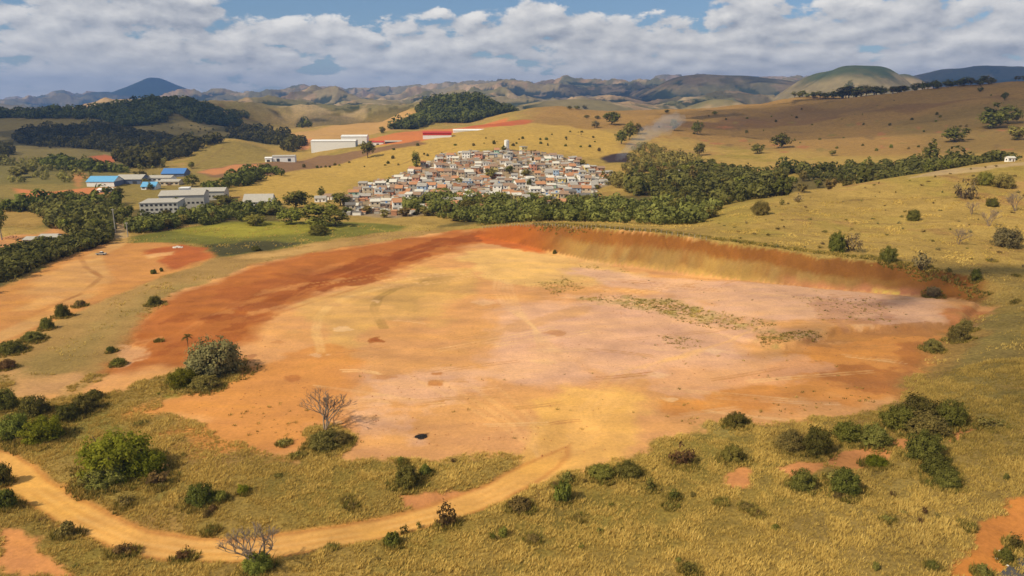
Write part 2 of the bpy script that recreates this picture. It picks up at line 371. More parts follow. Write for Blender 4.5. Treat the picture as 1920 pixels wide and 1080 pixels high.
paint([(165, 300), (195, 289), (222, 296), (210, 306)], (.40, .12, .05), 6, 5, 30, 1, .1)
paint([(135, 338), (150, 320), (160, 332), (148, 352)], (.42, .19, .07), 4, 5, 30, .9, .1)
paint([(-40, 455), (30, 440), (70, 440), (110, 420), (125, 440), (110, 455), (40, 470), (-40, 478)], (.48, .23, .09), 3, 3, 20, 1, .2)
# dark wood floor and the marsh
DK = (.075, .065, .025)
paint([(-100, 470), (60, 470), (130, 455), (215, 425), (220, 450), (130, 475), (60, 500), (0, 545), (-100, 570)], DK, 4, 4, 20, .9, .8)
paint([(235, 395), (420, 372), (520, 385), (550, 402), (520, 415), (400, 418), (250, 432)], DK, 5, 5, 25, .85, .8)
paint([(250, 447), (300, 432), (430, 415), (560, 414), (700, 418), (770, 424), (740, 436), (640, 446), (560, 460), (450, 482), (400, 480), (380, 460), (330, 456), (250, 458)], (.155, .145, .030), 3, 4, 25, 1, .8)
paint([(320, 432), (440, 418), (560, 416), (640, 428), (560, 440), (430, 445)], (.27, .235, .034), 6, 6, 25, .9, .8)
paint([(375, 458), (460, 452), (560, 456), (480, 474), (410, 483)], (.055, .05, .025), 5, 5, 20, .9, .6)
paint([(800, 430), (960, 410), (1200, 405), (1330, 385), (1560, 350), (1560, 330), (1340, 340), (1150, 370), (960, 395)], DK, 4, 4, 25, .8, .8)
# lot
paint([(-60, 560), (0, 545), (60, 512), (130, 480), (215, 455), (300, 456), (370, 462), (400, 483), (300, 522), (210, 560), (110, 600), (-60, 690)], (.51, .235, .072), 3, 4, 20, 1, .12)
paint([(270, 470), (340, 460), (385, 466), (400, 484), (320, 508), (300, 490)], (.38, .10, .03), 3, 4, 12, .9, .1)
paint([(60, 520), (150, 490), (200, 500), (150, 545), (60, 575)], (.60, .33, .12), 5, 7, 20, .7, .1)
stroke([(224, 420), (228, 440), (215, 462), (175, 480), (180, 505), (195, 525), (150, 560), (60, 605), (-20, 640)], (.58, .33, .12), 4.5, 1.5, .8, .05)
stroke([(150, 482), (160, 500), (190, 520), (150, 552), (60, 590)], (.34, .15, .05), 1.2, .6, .85, .05)
stroke([(222, 400), (225, 425), (226, 445)], (.42, .30, .16), 3.5, 1, 1, .05)
paint([(270, 478), (330, 470), (330, 476), (280, 484)], (.62, .36, .16), 1.5, 2, 10, .7, .05)
# the long bank between lot and works
paint([(-60, 740), (0, 655), (60, 632), (110, 603), (200, 560), (300, 522), (400, 486), (560, 460), (700, 438), (820, 430), (850, 432), (740, 452), (620, 470), (480, 500), (330, 552), (265, 605), (210, 690), (130, 745), (60, 745)], (.33, .20, .068), 2, 2.5, 14, .95, .45)
paint([(0, 700), (110, 640), (230, 580), (330, 530), (380, 530), (260, 600), (170, 680), (60, 730)], (.27, .19, .062), 6, 8, 20, .7, .55)
paint([(430, 486), (600, 458), (740, 440), (700, 448), (560, 478)], (.47, .28, .10), 3, 5, 15, .75, .3)
paint([(490, 495), (540, 484), (610, 476), (560, 490), (510, 500)], (.18, .15, .05), 1.5, 3, 8, .8, .7)
paint([(0, 690), (60, 700), (150, 705), (110, 738), (50, 742), (0, 725)], (.54, .29, .12), 3, 5, 14, .7, .2)
# bare works
paint([(60, 748), (130, 742), (212, 692), (268, 600), (335, 548), (475, 498), (620, 469), (740, 450), (850, 433), (940, 424), (1100, 430), (1300, 450), (1500, 490), (1700, 520), (1790, 548), (1870, 576), (1800, 625), (1745, 690), (1692, 748), (1600, 778), (1400, 802), (1290, 812), (1190, 850), (1110, 880), (1000, 885), (980, 862), (900, 862), (650, 866), (620, 830), (560, 862), (430, 822), (285, 772), (330, 745), (440, 712), (462, 690), (430, 662), (350, 690), (250, 718), (130, 790)], (.61, .305, .115), 1.9, 3.4, 9, 1, .06)
SANDM = grs < .1
paint([(200, 700), (268, 600), (335, 548), (475, 498), (620, 469), (740, 450), (850, 433), (940, 426), (1000, 440), (930, 455), (820, 476), (720, 520), (620, 545), (520, 585), (480, 640), (430, 655), (350, 690)], (.40, .135, .035), 5, 7, 24, 1)
paint([(560, 525), (680, 492), (790, 455), (900, 432), (960, 436), (880, 452), (760, 492), (690, 525), (610, 545)], (.27, .07, .018), 1.7, 7.5, 18, .85)
paint([(400, 545), (560, 515), (660, 525), (560, 560), (480, 600)], (.33, .10, .028), 1.7, 9, 16, .7)
paint([(900, 440), (960, 440), (1040, 465), (1045, 475), (990, 472), (920, 456)], (.52, .13, .025), 1.1, 4.5, 12, .9)
paint([(215, 640), (290, 650), (290, 670), (240, 690), (215, 690)], (.60, .33, .16), 1.1, 4.5, 9, .75)
paint([(580, 560), (650, 540), (800, 500), (900, 500), (880, 560), (800, 600), (720, 620), (690, 660), (600, 660)], (.60, .345, .115), 4.4, 13.5, 30, .8)
paint([(690, 550), (740, 535), (840, 520), (800, 560), (740, 600)], (.44, .26, .085), 3.3, 12, 16, .5)
paint([(860, 470), (960, 460), (1090, 495), (1200, 520), (1000, 540), (880, 510)], (.70, .43, .15), 4.4, 15, 30, .8)
paint([(900, 560), (1250, 560), (1500, 610), (1450, 680), (1200, 730), (950, 700)], (.65, .375, .235), 7.7, 21, 40, .8)
paint([(1080, 505), (1400, 535), (1750, 565), (1760, 600), (1500, 600), (1250, 570)], (.64, .375, .24), 4.4, 12, 30, .8)
paint([(640, 700), (800, 690), (900, 760), (760, 790), (660, 780)], (.66, .375, .225), 4.4, 15, 24, .8)
paint([(285, 770), (450, 690), (620, 650), (700, 720), (600, 790), (600, 860), (430, 820)], (.56, .235, .06), 4.4, 12, 24, .8)
paint([(1480, 665), (1600, 632), (1780, 622), (1740, 690), (1690, 745), (1500, 790), (1250, 780), (1350, 720)], (.58, .24, .06), 4.4, 13.5, 28, .85)
paint([(1560, 700), (1640, 672), (1760, 640), (1740, 690), (1690, 740), (1600, 735)], (.41, .155, .045), 2.2, 10.5, 16, .8)
paint([(1500, 640), (1600, 620), (1790, 615), (1790, 626), (1640, 632), (1540, 648)], (.42, .19, .06), 0.66, 3.75, 8, .8)
paint([(1760, 575), (1870, 574), (1860, 600), (1800, 622), (1740, 600)], (.52, .20, .065), 1.7, 6, 14, .9)
paint([(1530, 560), (1640, 570), (1660, 600), (1560, 600)], (.42, .20, .11), 1.7, 9, 12, .5)
paint([(1230, 690), (1420, 660), (1540, 690), (1460, 720), (1280, 740)], (.66, .36, .215), 2.8, 13.5, 24, .5)
paint([(1000, 760), (1080, 730), (1180, 750), (1180, 830), (1110, 885), (1000, 885), (960, 870)], (.69, .385, .115), 3.3, 9, 22, .9)
paint([(930, 926), (985, 868), (1020, 800), (1040, 750), (1170, 740), (1190, 830), (1120, 872), (1030, 902), (985, 918)], (.67, .365, .105), 1.5, 2.5, 10, .85, .05)
paint([(840, 660), (930, 610), (1100, 572), (1130, 580), (960, 625), (860, 672)], (.52, .27, .10), 1.4, 4.5, 10, .5)
paint([(690, 634), (712, 630), (716, 640), (695, 642)], (.36, .12, .03), 0.5, 1.5, 4, .9)
paint([(805, 697), (832, 697), (830, 704), (808, 704)], (.46, .19, .06), 0.5, 1.2, 4, .9)
paint([(803, 714), (830, 714), (828, 723), (806, 722)], (.46, .19, .06), 0.5, 1.2, 4, .9)
paint([(535, 705), (560, 700), (575, 708), (550, 716)], (.40, .15, .045), 0.5, 1.5, 4, .8)
paint([(440, 668), (470, 668), (478, 690), (446, 692)], (.30, .12, .05), 0.83, 3, 6, .6)  # cast shadow of the big domed shrub, painted into the earth colour
stroke([(1150, 1010), (1060, 900)], (.6, .3, .1), 0.5, 0.15, 0)
# wheel tracks in the sand
for off in (0, 9):
    stroke([(598+off, 660), (588+off, 620), (592+off, 595), (612+off, 575), (650+off, 556), (700+off, 543), (745+off, 528)], (.74, .46, .18), .9, .6, .45)
    stroke([(725-off, 615), (705-off, 580), (715-off, 558), (745-off, 542), (800, 528-off*.3)], (.34, .20, .06), 0.9, .4, .8)
for i in range(5):
    stroke([(930+i*7, 520+i*3), (925+i*9, 545), (945+i*8, 575+i*2), (1000, 612), (1010+i*10, 660)], (.72, .44, .20), .7, .5, .35)
for i in range(4):
    stroke([(1060+i*14, 850-i*4), (1080+i*18, 780), (1150+i*30, 700-i*6), (1320+i*40, 660-i*18)], (.74, .42, .15), .9, .5, .35)
    stroke([(1010+i*6, 870), (1000-i*24, 790), (940-i*60, 730-i*10)], (.74, .43, .17), .8, .5, .3)
for i in range(4):
    stroke([(480+i*20, 600-i*12), (560+i*10, 575-i*14), (700, 530-i*12), (830, 478-i*8)], (.45, .17, .05), .9, .5, .5)
for i in range(3):
    stroke([(300+i*30, 640-i*10), (400+i*20, 590-i*12), (520+i*10, 545-i*10)], (.46, .18, .055), .8, .5, .5)
paint([(1640, 725), (1500, 735), (1380, 728), (1500, 720)], (.45, .2, .06), 1.2, 3, 8, .5)
tr0 = random.Random(9)
for i in range(40):
    t_ = tr0.random(); px, py = np.interp(t_, [0, .35, .7, 1], [260, 430, 640, 880]), np.interp(t_, [0, .35, .7, 1], [660, 590, 510, 445]); px += tr0.uniform(-60, 90)*(1-t_*.6); py += tr0.uniform(-26, 34)*(1-t_*.5); q = tr0.uniform(14, 60)*(1-t_*.4)
    paint([(px-q, py+q*.28), (px-q*.2, py-q*.12), (px+q, py-q*.34), (px+q*.3, py+q*.1)], tr0.choice([(.27, .075, .018), (.47, .18, .05), (.55, .25, .085), (.33, .10, .026), (.24, .06, .016)]), .8, 3.2, 9, tr0.uniform(.35, .75))
# faint passes of machines all over the pad
tr = random.Random(5)
for i in range(60):
    px, py = tr.uniform(560, 1650), tr.uniform(520, 800); a = tr.uniform(-.5, .35); L = tr.uniform(60, 260); bend = tr.uniform(-40, 40)
    pts = [(px+L*t*math.cos(a)-bend*t*t*.4, py+L*.35*t*math.sin(a)+bend*t*t*.25) for t in (0, .25, .5, .75, 1)]
    cc = tr.choice([(.74, .45, .20), (.50, .25, .085), (.70, .41, .19), (.46, .21, .07)])
    for o_ in (0, tr.uniform(3.0, 4.5)): stroke([(q[0]+o_*1.5, q[1]+o_) for q in pts], cc, tr.uniform(.25, .5), .2, tr.uniform(.45, .9), amp=.25, wl=4)
for i in range(26):
    px, py = tr.uniform(520, 1700), tr.uniform(540, 800); rr = tr.uniform(6, 26)
    paint([(px-rr, py), (px, py-rr*.22), (px+rr, py+rr*.05), (px+rr*.2, py+rr*.28)], tr.choice([(.74, .47, .25), (.50, .22, .075), (.70, .42, .21), (.56, .30, .12)]), .4, 1.6, 4, tr.uniform(.35, .7))
# the cut face: red earth on top, yellow subsoil below, pale pink foot
wl_ = wall_f[:iP]; face = (wl_ > 0.015) & (wl_ < 1.0) & (sdF < 0)
_, wrun = seg_dist(x_, y_, flat(WALL_FOOT))
px_ = 960+x_/y_*F*cP
fx0 = fbm(x_, y_, 9, 4, 3)
fx = fbm(wrun, wl_*3, 5.0, 5, 2); fx2 = fbm(wrun, wl_*14, 24, 4, 5)
lvl = wl_+.07*fx+.09*fx2
onface = face*sstep(860, 940, px_)*sstep(1870, 1800, px_+30*fx0)*(y_ > 250)
yel = sstep(.60, .46, lvl)*sstep(1000, 1110, px_)*sstep(1760, 1500, px_)
wc = np.broadcast_to(C3(.235, .092, .022), x_.shape+(3,)).copy()
wc = lerp(wc, C3(.20, .085, .022), sstep(.0, .7, fx2)*.6)
wc = lerp(wc, C3(.31, .185, .058), yel*np.clip(.8+.5*fx, 0, 1))
wc = lerp(wc, C3(.50, .30, .085), sstep(.18, .05, lvl)*sstep(1040, 1150, px_)*sstep(1500, 1400, px_)*.7)
wc = lerp(wc, C3(.48, .20, .09), sstep(.40, .1, lvl)*sstep(1430, 1520, px_)*sstep(1760, 1700, px_)*.9)
wc = lerp(wc, C3(.62, .42, .09), sstep(.28, .12, lvl)*sstep(1600, 1650, px_)*sstep(1720, 1690, px_)*sstep(-.1, .5, fx))
wc = lerp(wc, C3(.42, .11, .02), sstep(1060, 960, px_)*.75)
wm = (onface*sstep(1.0, .93, wl_+.06*fx)*sstep(.01, .05, wl_)).astype(np.float32)
col[:iP] = lerp(col[:iP], wc.astype(np.float32), wm); grs[:iP] = grs[:iP]*(1-wm)+.05*wm
ext = (sstep(15, 17.5, -sdF+1.2*fx0)*sstep(60, 40, -sdF)*sstep(930, 1000, px_)*(y_ > 235)).astype(np.float32)
col[:iP] = lerp(col[:iP], base[:iP], ext); grs[:iP] = grs[:iP]*(1-ext)+ext
rim = (sstep(.2, 1.2, -sdF/13-0.72)*sstep(2.6, 1.5, -sdF/13)*(px_ > 1150)*(px_ < 1900)*(y_ > 240)*np.clip(.6+.8*n1[:iP], 0, 1)).astype(np.float32)
col[:iP] = lerp(col[:iP], C3(.17, .12, .04), rim*.75)
# greenish, scrubby grass patches and broad darker tints
for pl, c, a in ([(1000, 530), (1060, 522), (1090, 540), (1040, 552)], (.30, .22, .07), .55), ([(1090, 560), (1180, 555), (1300, 580), (1460, 608), (1440, 628), (1300, 600), (1180, 580)], (.30, .235, .07), .7), \
        ([(1420, 630), (1500, 622), (1550, 626), (1500, 645), (1440, 648)], (.27, .22, .07), .8), ([(1170, 560), (1260, 560), (1330, 585), (1250, 590)], (.29, .235, .07), .7), ([(1250, 630), (1320, 640), (1300, 655)], (.36, .22, .08), .5):
    paint(pl, c, 2.5, 4, 7, a, .5, rough=1.2)
paint([(300, 720), (330, 690), (420, 690), (440, 712), (380, 730), (310, 745)], (.19, .19, .03), 2, 3, 8, .9, 1)
paint([(30, 760), (150, 740), (230, 800), (330, 850), (340, 930), (200, 930), (140, 860), (20, 830)], (.20, .17, .04), 4, 5, 12, .7, 1)
paint([(560, 870), (580, 800), (620, 790), (665, 815), (640, 850), (600, 870)], (.27, .20, .055), 1.5, 2, 6, .9, 1)
paint([(1295, 800), (1330, 786), (1390, 800), (1360, 816)], (.27, .205, .06), 1, 1.5, 6, .95, 1)
paint([(1000, 885), (960, 868), (900, 870), (740, 880), (740, 905), (860, 915), (940, 905)], (.30, .205, .055), 1.5, 2, 8, .9, 1)
paint([(1500, 1080), (1400, 900), (1650, 870), (1920, 760), (1920, 1000), (1800, 1050)], (.25, .17, .055), 8, 8, 20, .6, 1)  # broad darker, browner tint over the near grass
paint([(1700, 740), (1760, 640), (1830, 590), (1930, 570), (1930, 800), (1800, 800)], (.235, .175, .055), 5, 6, 16, .75, 1)  # darker, duller tint on the grass past the bare corner
# earth showing through the grass
for pl in ([(1358, 888), (1395, 872), (1412, 885), (1400, 910), (1365, 912)], [(1458, 878), (1500, 866), (1560, 866), (1480, 905)], [(1545, 855), (1600, 845), (1650, 834), (1668, 850), (1655, 868), (1620, 878), (1610, 885), (1550, 872)],
           [(1770, 805), (1800, 790), (1845, 786), (1840, 805), (1790, 826)], [(1675, 825), (1700, 825), (1690, 845), (1670, 840)], [(750, 930), (800, 920), (900, 915), (900, 930), (820, 948), (755, 955)], [(0, 985), (60, 1010), (130, 1080), (0, 1080)]):
    paint(pl, (.55, .235, .085), .8, 1.2, 5, .95, .15)
paint([(1762, 1092), (1800, 1030), (1860, 975), (1930, 925), (2000, 880), (2000, 990), (1930, 1025), (1880, 1060), (1850, 1092)], (.52, .20, .05), .8, 1.8, 6, .96, .2)
paint([(1700, 335), (1760, 320), (1840, 313), (1930, 303), (1930, 309), (1840, 320), (1770, 328)], (.40, .28, .14), 2, 2, 14, .9, .2)
# dirt road with a paler crown
def road_paint(line, w, c, alpha, soft):
    d, run = seg_dist(GX[:iP], GY[:iP], line); d = d+fbm(GX[:iP], GY[:iP], 6, 4, 2)*.45+1.6*sstep(165, 150, GY[:iP])*0+sstep(148, 172, GY[:iP])*7
    m = ((1-sstep(w-soft, w+soft, d))*alpha).astype(np.float32)
    col[:iP] = lerp(col[:iP], C3(*c), m); grs[:iP] *= (1-m*.95)
road_paint(ROAD, 4.0, (.50, .215, .06), .85, .9)
road_paint(ROAD, 3.0, (.65, .345, .095), 1, .7)
d, _ = seg_dist(GX[:iP], GY[:iP], ROAD)
brk = np.clip(.6+.7*fbm(GX[:iP], GY[:iP], 7, 4, 3), 0, 1)*sstep(150, 128, GY[:iP])*.75
m = (np.exp(-((d-1.0)/.38)**2)*.5*brk).astype(np.float32); col[:iP] = lerp(col[:iP], C3(.50, .23, .06), m)
m = (np.exp(-((d-.1)/.35)**2)*.45*brk+np.exp(-((d-2.1)/.5)**2)*.3*brk).astype(np.float32); col[:iP] = lerp(col[:iP], C3(.74, .45, .17), m)
paint([(782, 812), (803, 812), (803, 820), (785, 824), (779, 820)], (.022, .018, .016), .5, .8, 3, .97, .2)
paint([(1125, 296), (1150, 288), (1185, 286), (1180, 304), (1135, 306)], (.05, .035, .035), 5, 3, 20, 1, .4)
# village dirt
VILL = [(640, 402), (650, 378), (690, 345), (760, 322), (830, 292), (905, 286), (960, 281), (1020, 291), (1075, 297), (1140, 325), (1150, 343), (1110, 362), (1060, 384), (980, 394), (900, 396), (830, 398), (740, 408)]
VW = hits(VILL)
paint(VILL, (.27, .20, .13), 4, 4, 20, .9, .3)
# mottling of the bare earth, then the far country
sand = (grs < .3)[:iP]
mot = fbm(GX[:iP], GY[:iP], 11, 6, 4, .62)
streak = fbm(GX[:iP]*.35+GY[:iP]*.06, GY[:iP], 7, 5, 2, .6)
f = np.where(sand, .95+.13*mot+.12*streak, 1+.16*n1[:iP])
col[:iP] *= f[..., None].astype(np.float32)
col[:iP, :, 2] *= np.where(sand, 1-.12*streak, 1)
far = slice(iN-60, NR)
X, Y, zz = GX[far], GY[far], Z[far]
slope_n = np.gradient(zz, axis=0)
gul = zz-(np.roll(zz, 8, 1)+np.roll(zz, -8, 1)+np.roll(zz, 6, 0)+np.roll(zz, -6, 0))/4
pxf0 = 960+X/Y*F/cP
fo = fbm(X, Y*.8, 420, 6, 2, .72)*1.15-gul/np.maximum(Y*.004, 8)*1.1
fc = lerp(C3(.225, .178, .09), C3(.13, .122, .06), sstep(-.3, .6, fbm(X, Y, 900, 4, 6)))
fc = lerp(fc, C3(.36, .235, .13), sstep(.15, .5, fbm(X, Y, 330, 5, 1, .65))*.8)
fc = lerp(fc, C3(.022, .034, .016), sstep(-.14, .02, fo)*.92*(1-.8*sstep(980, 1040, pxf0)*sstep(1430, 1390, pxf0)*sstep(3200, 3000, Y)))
fc = lerp(fc, C3(.46, .33, .20), sstep(.38, .62, fbm(X, Y, 210, 4, 7, .6))*.6)
pxf = 960+X/Y*F/cP
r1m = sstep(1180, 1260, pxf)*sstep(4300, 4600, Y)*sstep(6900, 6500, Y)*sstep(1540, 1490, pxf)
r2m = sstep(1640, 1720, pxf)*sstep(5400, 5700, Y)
fc = lerp(fc, C3(.03, .042, .022), np.clip(r1m*.8+r2m*.9, 0, 1)*np.clip(.8+.3*fo, 0, 1))  # cloud shade on the dark ridges, painted into the hillside colour
hm = sstep(150, 215, zz+fbm(X, Y, 200, 4, 3)*22)*(np.abs(pxf-1590) < 170)*(Y < 4600)*(Y > 2900)
fc = lerp(fc, C3(.055, .075, .035), hm*.9)
fc = lerp(fc, C3(.26, .20, .10), sstep(1380, 1440, pxf)*(1-hm)*(Y < 4500)*(Y > 2900)*sstep(1760, 1720, pxf)*.75)
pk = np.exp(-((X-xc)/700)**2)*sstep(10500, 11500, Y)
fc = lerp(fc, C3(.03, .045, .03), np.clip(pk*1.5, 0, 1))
bl = sstep(2050, 2300, Y)
col[far] = lerp(col[far], fc.astype(np.float32), bl)

def ground_mesh(name, r0, r1, mat):
    n = r1-r0
    co_ = np.stack([GX[r0:r1], GY[r0:r1], Z[r0:r1]], -1).reshape(-1, 3).astype(np.float32)
    i = (np.arange(n-1)[:, None]*NC+np.arange(NC-1)[None]).reshape(-1)
    q = np.stack([i, i+1, i+NC+1, i+NC], -1).astype(np.int32)
    ob = mesh_np(name, co_, q, mat, smooth=True)
    a = ob.data.color_attributes.new('col', 'FLOAT_COLOR', 'POINT')
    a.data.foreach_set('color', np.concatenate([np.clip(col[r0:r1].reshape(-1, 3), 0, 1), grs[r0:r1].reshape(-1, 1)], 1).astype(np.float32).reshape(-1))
    return ob
def mesh_np(name, co_, faces, mat=None, parent=None, smooth=False, attr=None):
    """a mesh object from numpy arrays (faces: m x 3 or m x 4), attr: one value per vertex"""
    me = bpy.data.meshes.new(name); m, k = faces.shape
    me.vertices.add(len(co_)); me.vertices.foreach_set('co', np.ascontiguousarray(co_, np.float32).reshape(-1))
    me.loops.add(m*k); me.loops.foreach_set('vertex_index', np.ascontiguousarray(faces, np.int32).reshape(-1))
    me.polygons.add(m); me.polygons.foreach_set('loop_start', np.arange(0, m*k, k, dtype=np.int32))
    if smooth: me.polygons.foreach_set('use_smooth', np.ones(m, bool))
    me.update(calc_edges=True)
    if attr is not None:
        a = me.attributes.new('v', 'FLOAT', 'POINT'); a.data.foreach_set('value', np.ascontiguousarray(attr, np.float32))
    if mat: me.materials.append(mat)
    o = bpy.data.objects.new(name, me); C.objects.link(o)
    if parent: o.parent = parent
    return o

def new_mat(name):
    m = bpy.data.materials.new(name); m.use_nodes = True
    t = NT(m.node_tree); b = next(n for n in t.n if n.type == 'BSDF_PRINCIPLED')
    b.inputs['Roughness'].default_value = 0.9; b.inputs['Specular IOR Level'].default_value = 0.15
    return m, t, b
gm, t, b = new_mat('earth_and_grass')
at = t.node('ShaderNodeAttribute', attribute_name='col')
geo = t.node('ShaderNodeNewGeometry'); pos = geo.outputs['Position']
g_ = at.outputs['Alpha']
fine = t.noise(pos, 1.1, 5, .65); med = t.noise(pos, .16, 5, .6)
fs = t.math('ADD', t.math('MULTIPLY', t.math('SUBTRACT', fine, .5), t.math('ADD', .48, t.math('MULTIPLY', g_, 1.3))), t.math('MULTIPLY', t.math('SUBTRACT', med, .5), t.math('ADD', .22, t.math('MULTIPLY', g_, .7))))
fac = t.math('ADD', 1.0, fs)
vm = t.node('ShaderNodeVectorMath', operation='SCALE'); t.l.new(at.outputs['Color'], vm.inputs[0]); t.l.new(fac, vm.inputs['Scale'])
t.l.new(vm.outputs[0], b.inputs['Base Color'])
bp = t.node('ShaderNodeBump'); bp.inputs['Distance'].default_value = 0.5; t.l.new(fine, bp.inputs['Height'])
t.l.new(t.math('ADD', .25, t.math('MULTIPLY', g_, .5)), bp.inputs['Strength']); t.l.new(bp.outputs[0], b.inputs['Normal'])
b.inputs['Roughness'].default_value = 1.0; b.inputs['Specular IOR Level'].default_value = 0.05
fm, t, b = new_mat('far_hillsides')
at = t.node('ShaderNodeAttribute', attribute_name='col'); geo = t.node('ShaderNodeNewGeometry')
fine = t.noise(geo.outputs['Position'], .02, 6, .65)
vm = t.node('ShaderNodeVectorMath', operation='SCALE'); t.l.new(at.outputs['Color'], vm.inputs[0]); t.l.new(t.math('ADD', .45, t.math('MULTIPLY', fine, 1.1)), vm.inputs['Scale'])
t.l.new(vm.outputs[0], b.inputs['Base Color']); b.inputs['Roughness'].default_value = 1.0; b.inputs['Specular IOR Level'].default_value = 0.02
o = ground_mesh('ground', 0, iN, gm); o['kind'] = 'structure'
o = ground_mesh('hills', iN-1, NR, fm); o['kind'] = 'structure'
#@@OBJECTS
# ------------------------------------------------------------------ builders
def tag(o, label, cat, group=None, kind=None):
    if label: o['label'] = label
    if cat: o['category'] = cat
    if group: o['group'] = group
    if kind: o['kind'] = kind
    return o
def thing(name, label, cat, loc, rz=0, group=None):
    o = bpy.data.objects.new(name, None); C.objects.link(o); o.empty_display_size = .5
    o.location = loc; o.rotation_euler = (0, 0, rz)
    return tag(o, label, cat, group)
def plain(name, c, rough=.85, var=.25, scale=.6, spec=.2):
    m, t, b = new_mat(name); geo = t.node('ShaderNodeNewGeometry')
    n = t.noise(geo.outputs['Position'], scale, 5, .6)
    vm = t.node('ShaderNodeVectorMath', operation='SCALE'); vm.inputs[0].default_value = c
    t.l.new(t.math('ADD', 1-var/2, t.math('MULTIPLY', n, var)), vm.inputs['Scale']); t.l.new(vm.outputs[0], b.inputs['Base Color'])
    b.inputs['Roughness'].default_value = rough; b.inputs['Specular IOR Level'].default_value = spec
    return m
def foliage(name, dark, light, trans=.3, hue=.12):
    m, t, b = new_mat(name); t.n.remove(b)
    at = t.node('ShaderNodeAttribute', attribute_name='v'); oi = t.node('ShaderNodeObjectInfo')
    c = t.mix(at.outputs['Fac'], (*dark, 1), (*light, 1))
    hs = t.node('ShaderNodeHueSaturation'); t.l.new(c, hs.inputs['Color'])
    t.l.new(t.ramp(oi.outputs['Random'], 0, 1, .5-hue*.28, .5+hue*.22, False), hs.inputs['Hue'])
    t.l.new(t.ramp(t.math('FRACT', t.math('MULTIPLY', oi.outputs['Random'], 7.31)), 0, 1, .75, 1.3, False), hs.inputs['Value'])
    d = t.node('ShaderNodeBsdfDiffuse'); tr = t.node('ShaderNodeBsdfTranslucent')
    t.l.new(hs.outputs[0], d.inputs[0]); t.l.new(hs.outputs[0], tr.inputs[0])
    mx = t.node('ShaderNodeMixShader'); mx.inputs[0].default_value = trans
    t.l.new(d.outputs[0], mx.inputs[1]); t.l.new(tr.outputs[0], mx.inputs[2])
    t.l.new(mx.outputs[0], next(n for n in t.n if n.type == 'OUTPUT_MATERIAL').inputs[0])
    return m
class MB:
    def __init__(s): s.v = []; s.f = []
    def add(s, vs, fs):
        k = len(s.v); s.v += [tuple(v) for v in vs]; s.f += [tuple(i+k for i in f) for f in fs]; return s
    def box(s, x0, x1, y0, y1, z0, z1):
        return s.add([(x0, y0, z0), (x1, y0, z0), (x1, y1, z0), (x0, y1, z0), (x0, y0, z1), (x1, y0, z1), (x1, y1, z1), (x0, y1, z1)],
                     [(3, 2, 1, 0), (4, 5, 6, 7), (0, 1, 5, 4), (1, 2, 6, 5), (2, 3, 7, 6), (3, 0, 4, 7)])
    def prism(s, prof, x0, x1):
        """a (y, z) profile swept along x"""
        n = len(prof)
        return s.add([(x0, y, z) for y, z in prof]+[(x1, y, z) for y, z in prof],
                     [tuple(range(n)), tuple(range(2*n-1, n-1, -1))]+[(i, n+i, n+(i+1) % n, (i+1) % n) for i in range(n)])
    def cyl(s, x, y, z0, z1, r0, r1=None, n=14):
        r1 = r0 if r1 is None else r1
        c = [(math.cos(2*math.pi*i/n), math.sin(2*math.pi*i/n)) for i in range(n)]
        return s.add([(x+a*r0, y+b*r0, z0) for a, b in c]+[(x+a*r1, y+b*r1, z1) for a, b in c],
                     [tuple(range(n-1, -1, -1)), tuple(range(n, 2*n))]+[(i, (i+1) % n, n+(i+1) % n, n+i) for i in range(n)])
    def tube(s, pts, rad, n=6):
        pts = [Vector(p) for p in pts]; rings = []
        for i, p in enumerate(pts):
            d = (pts[min(i+1, len(pts)-1)]-pts[max(i-1, 0)]).normalized()
            a = d.orthogonal().normalized(); b_ = d.cross(a)
            rings.append([p+(a*math.cos(2*math.pi*k/n)+b_*math.sin(2*math.pi*k/n))*rad[i] for k in range(n)])
        vs = [v for r in rings for v in r]; fs = []
        for i in range(len(rings)-1):
            fs += [(i*n+k, i*n+(k+1) % n, (i+1)*n+(k+1) % n, (i+1)*n+k) for k in range(n)]
        fs += [tuple(range(n-1, -1, -1)), tuple((len(rings)-1)*n+k for k in range(n))]
        return s.add(vs, fs)
    def build(s, name, mat, parent=None, loc=None):
        me = bpy.data.meshes.new(name); me.from_pydata(s.v, [], s.f); me.update()
        if mat: me.materials.append(mat)
        o = bpy.data.objects.new(name, me); C.objects.link(o)
        if parent: o.parent = parent
        if loc: o.location = loc
        return o

def sample_grid(A_, X, Y):
    c = np.clip(np.interp(X/Y, tcol, np.arange(NC)), 0, NC-1).astype(int); r = np.clip(np.interp(np.log(Y), lnY, np.arange(NR)), 0, NR-1).astype(int)
    return A_[r, c]
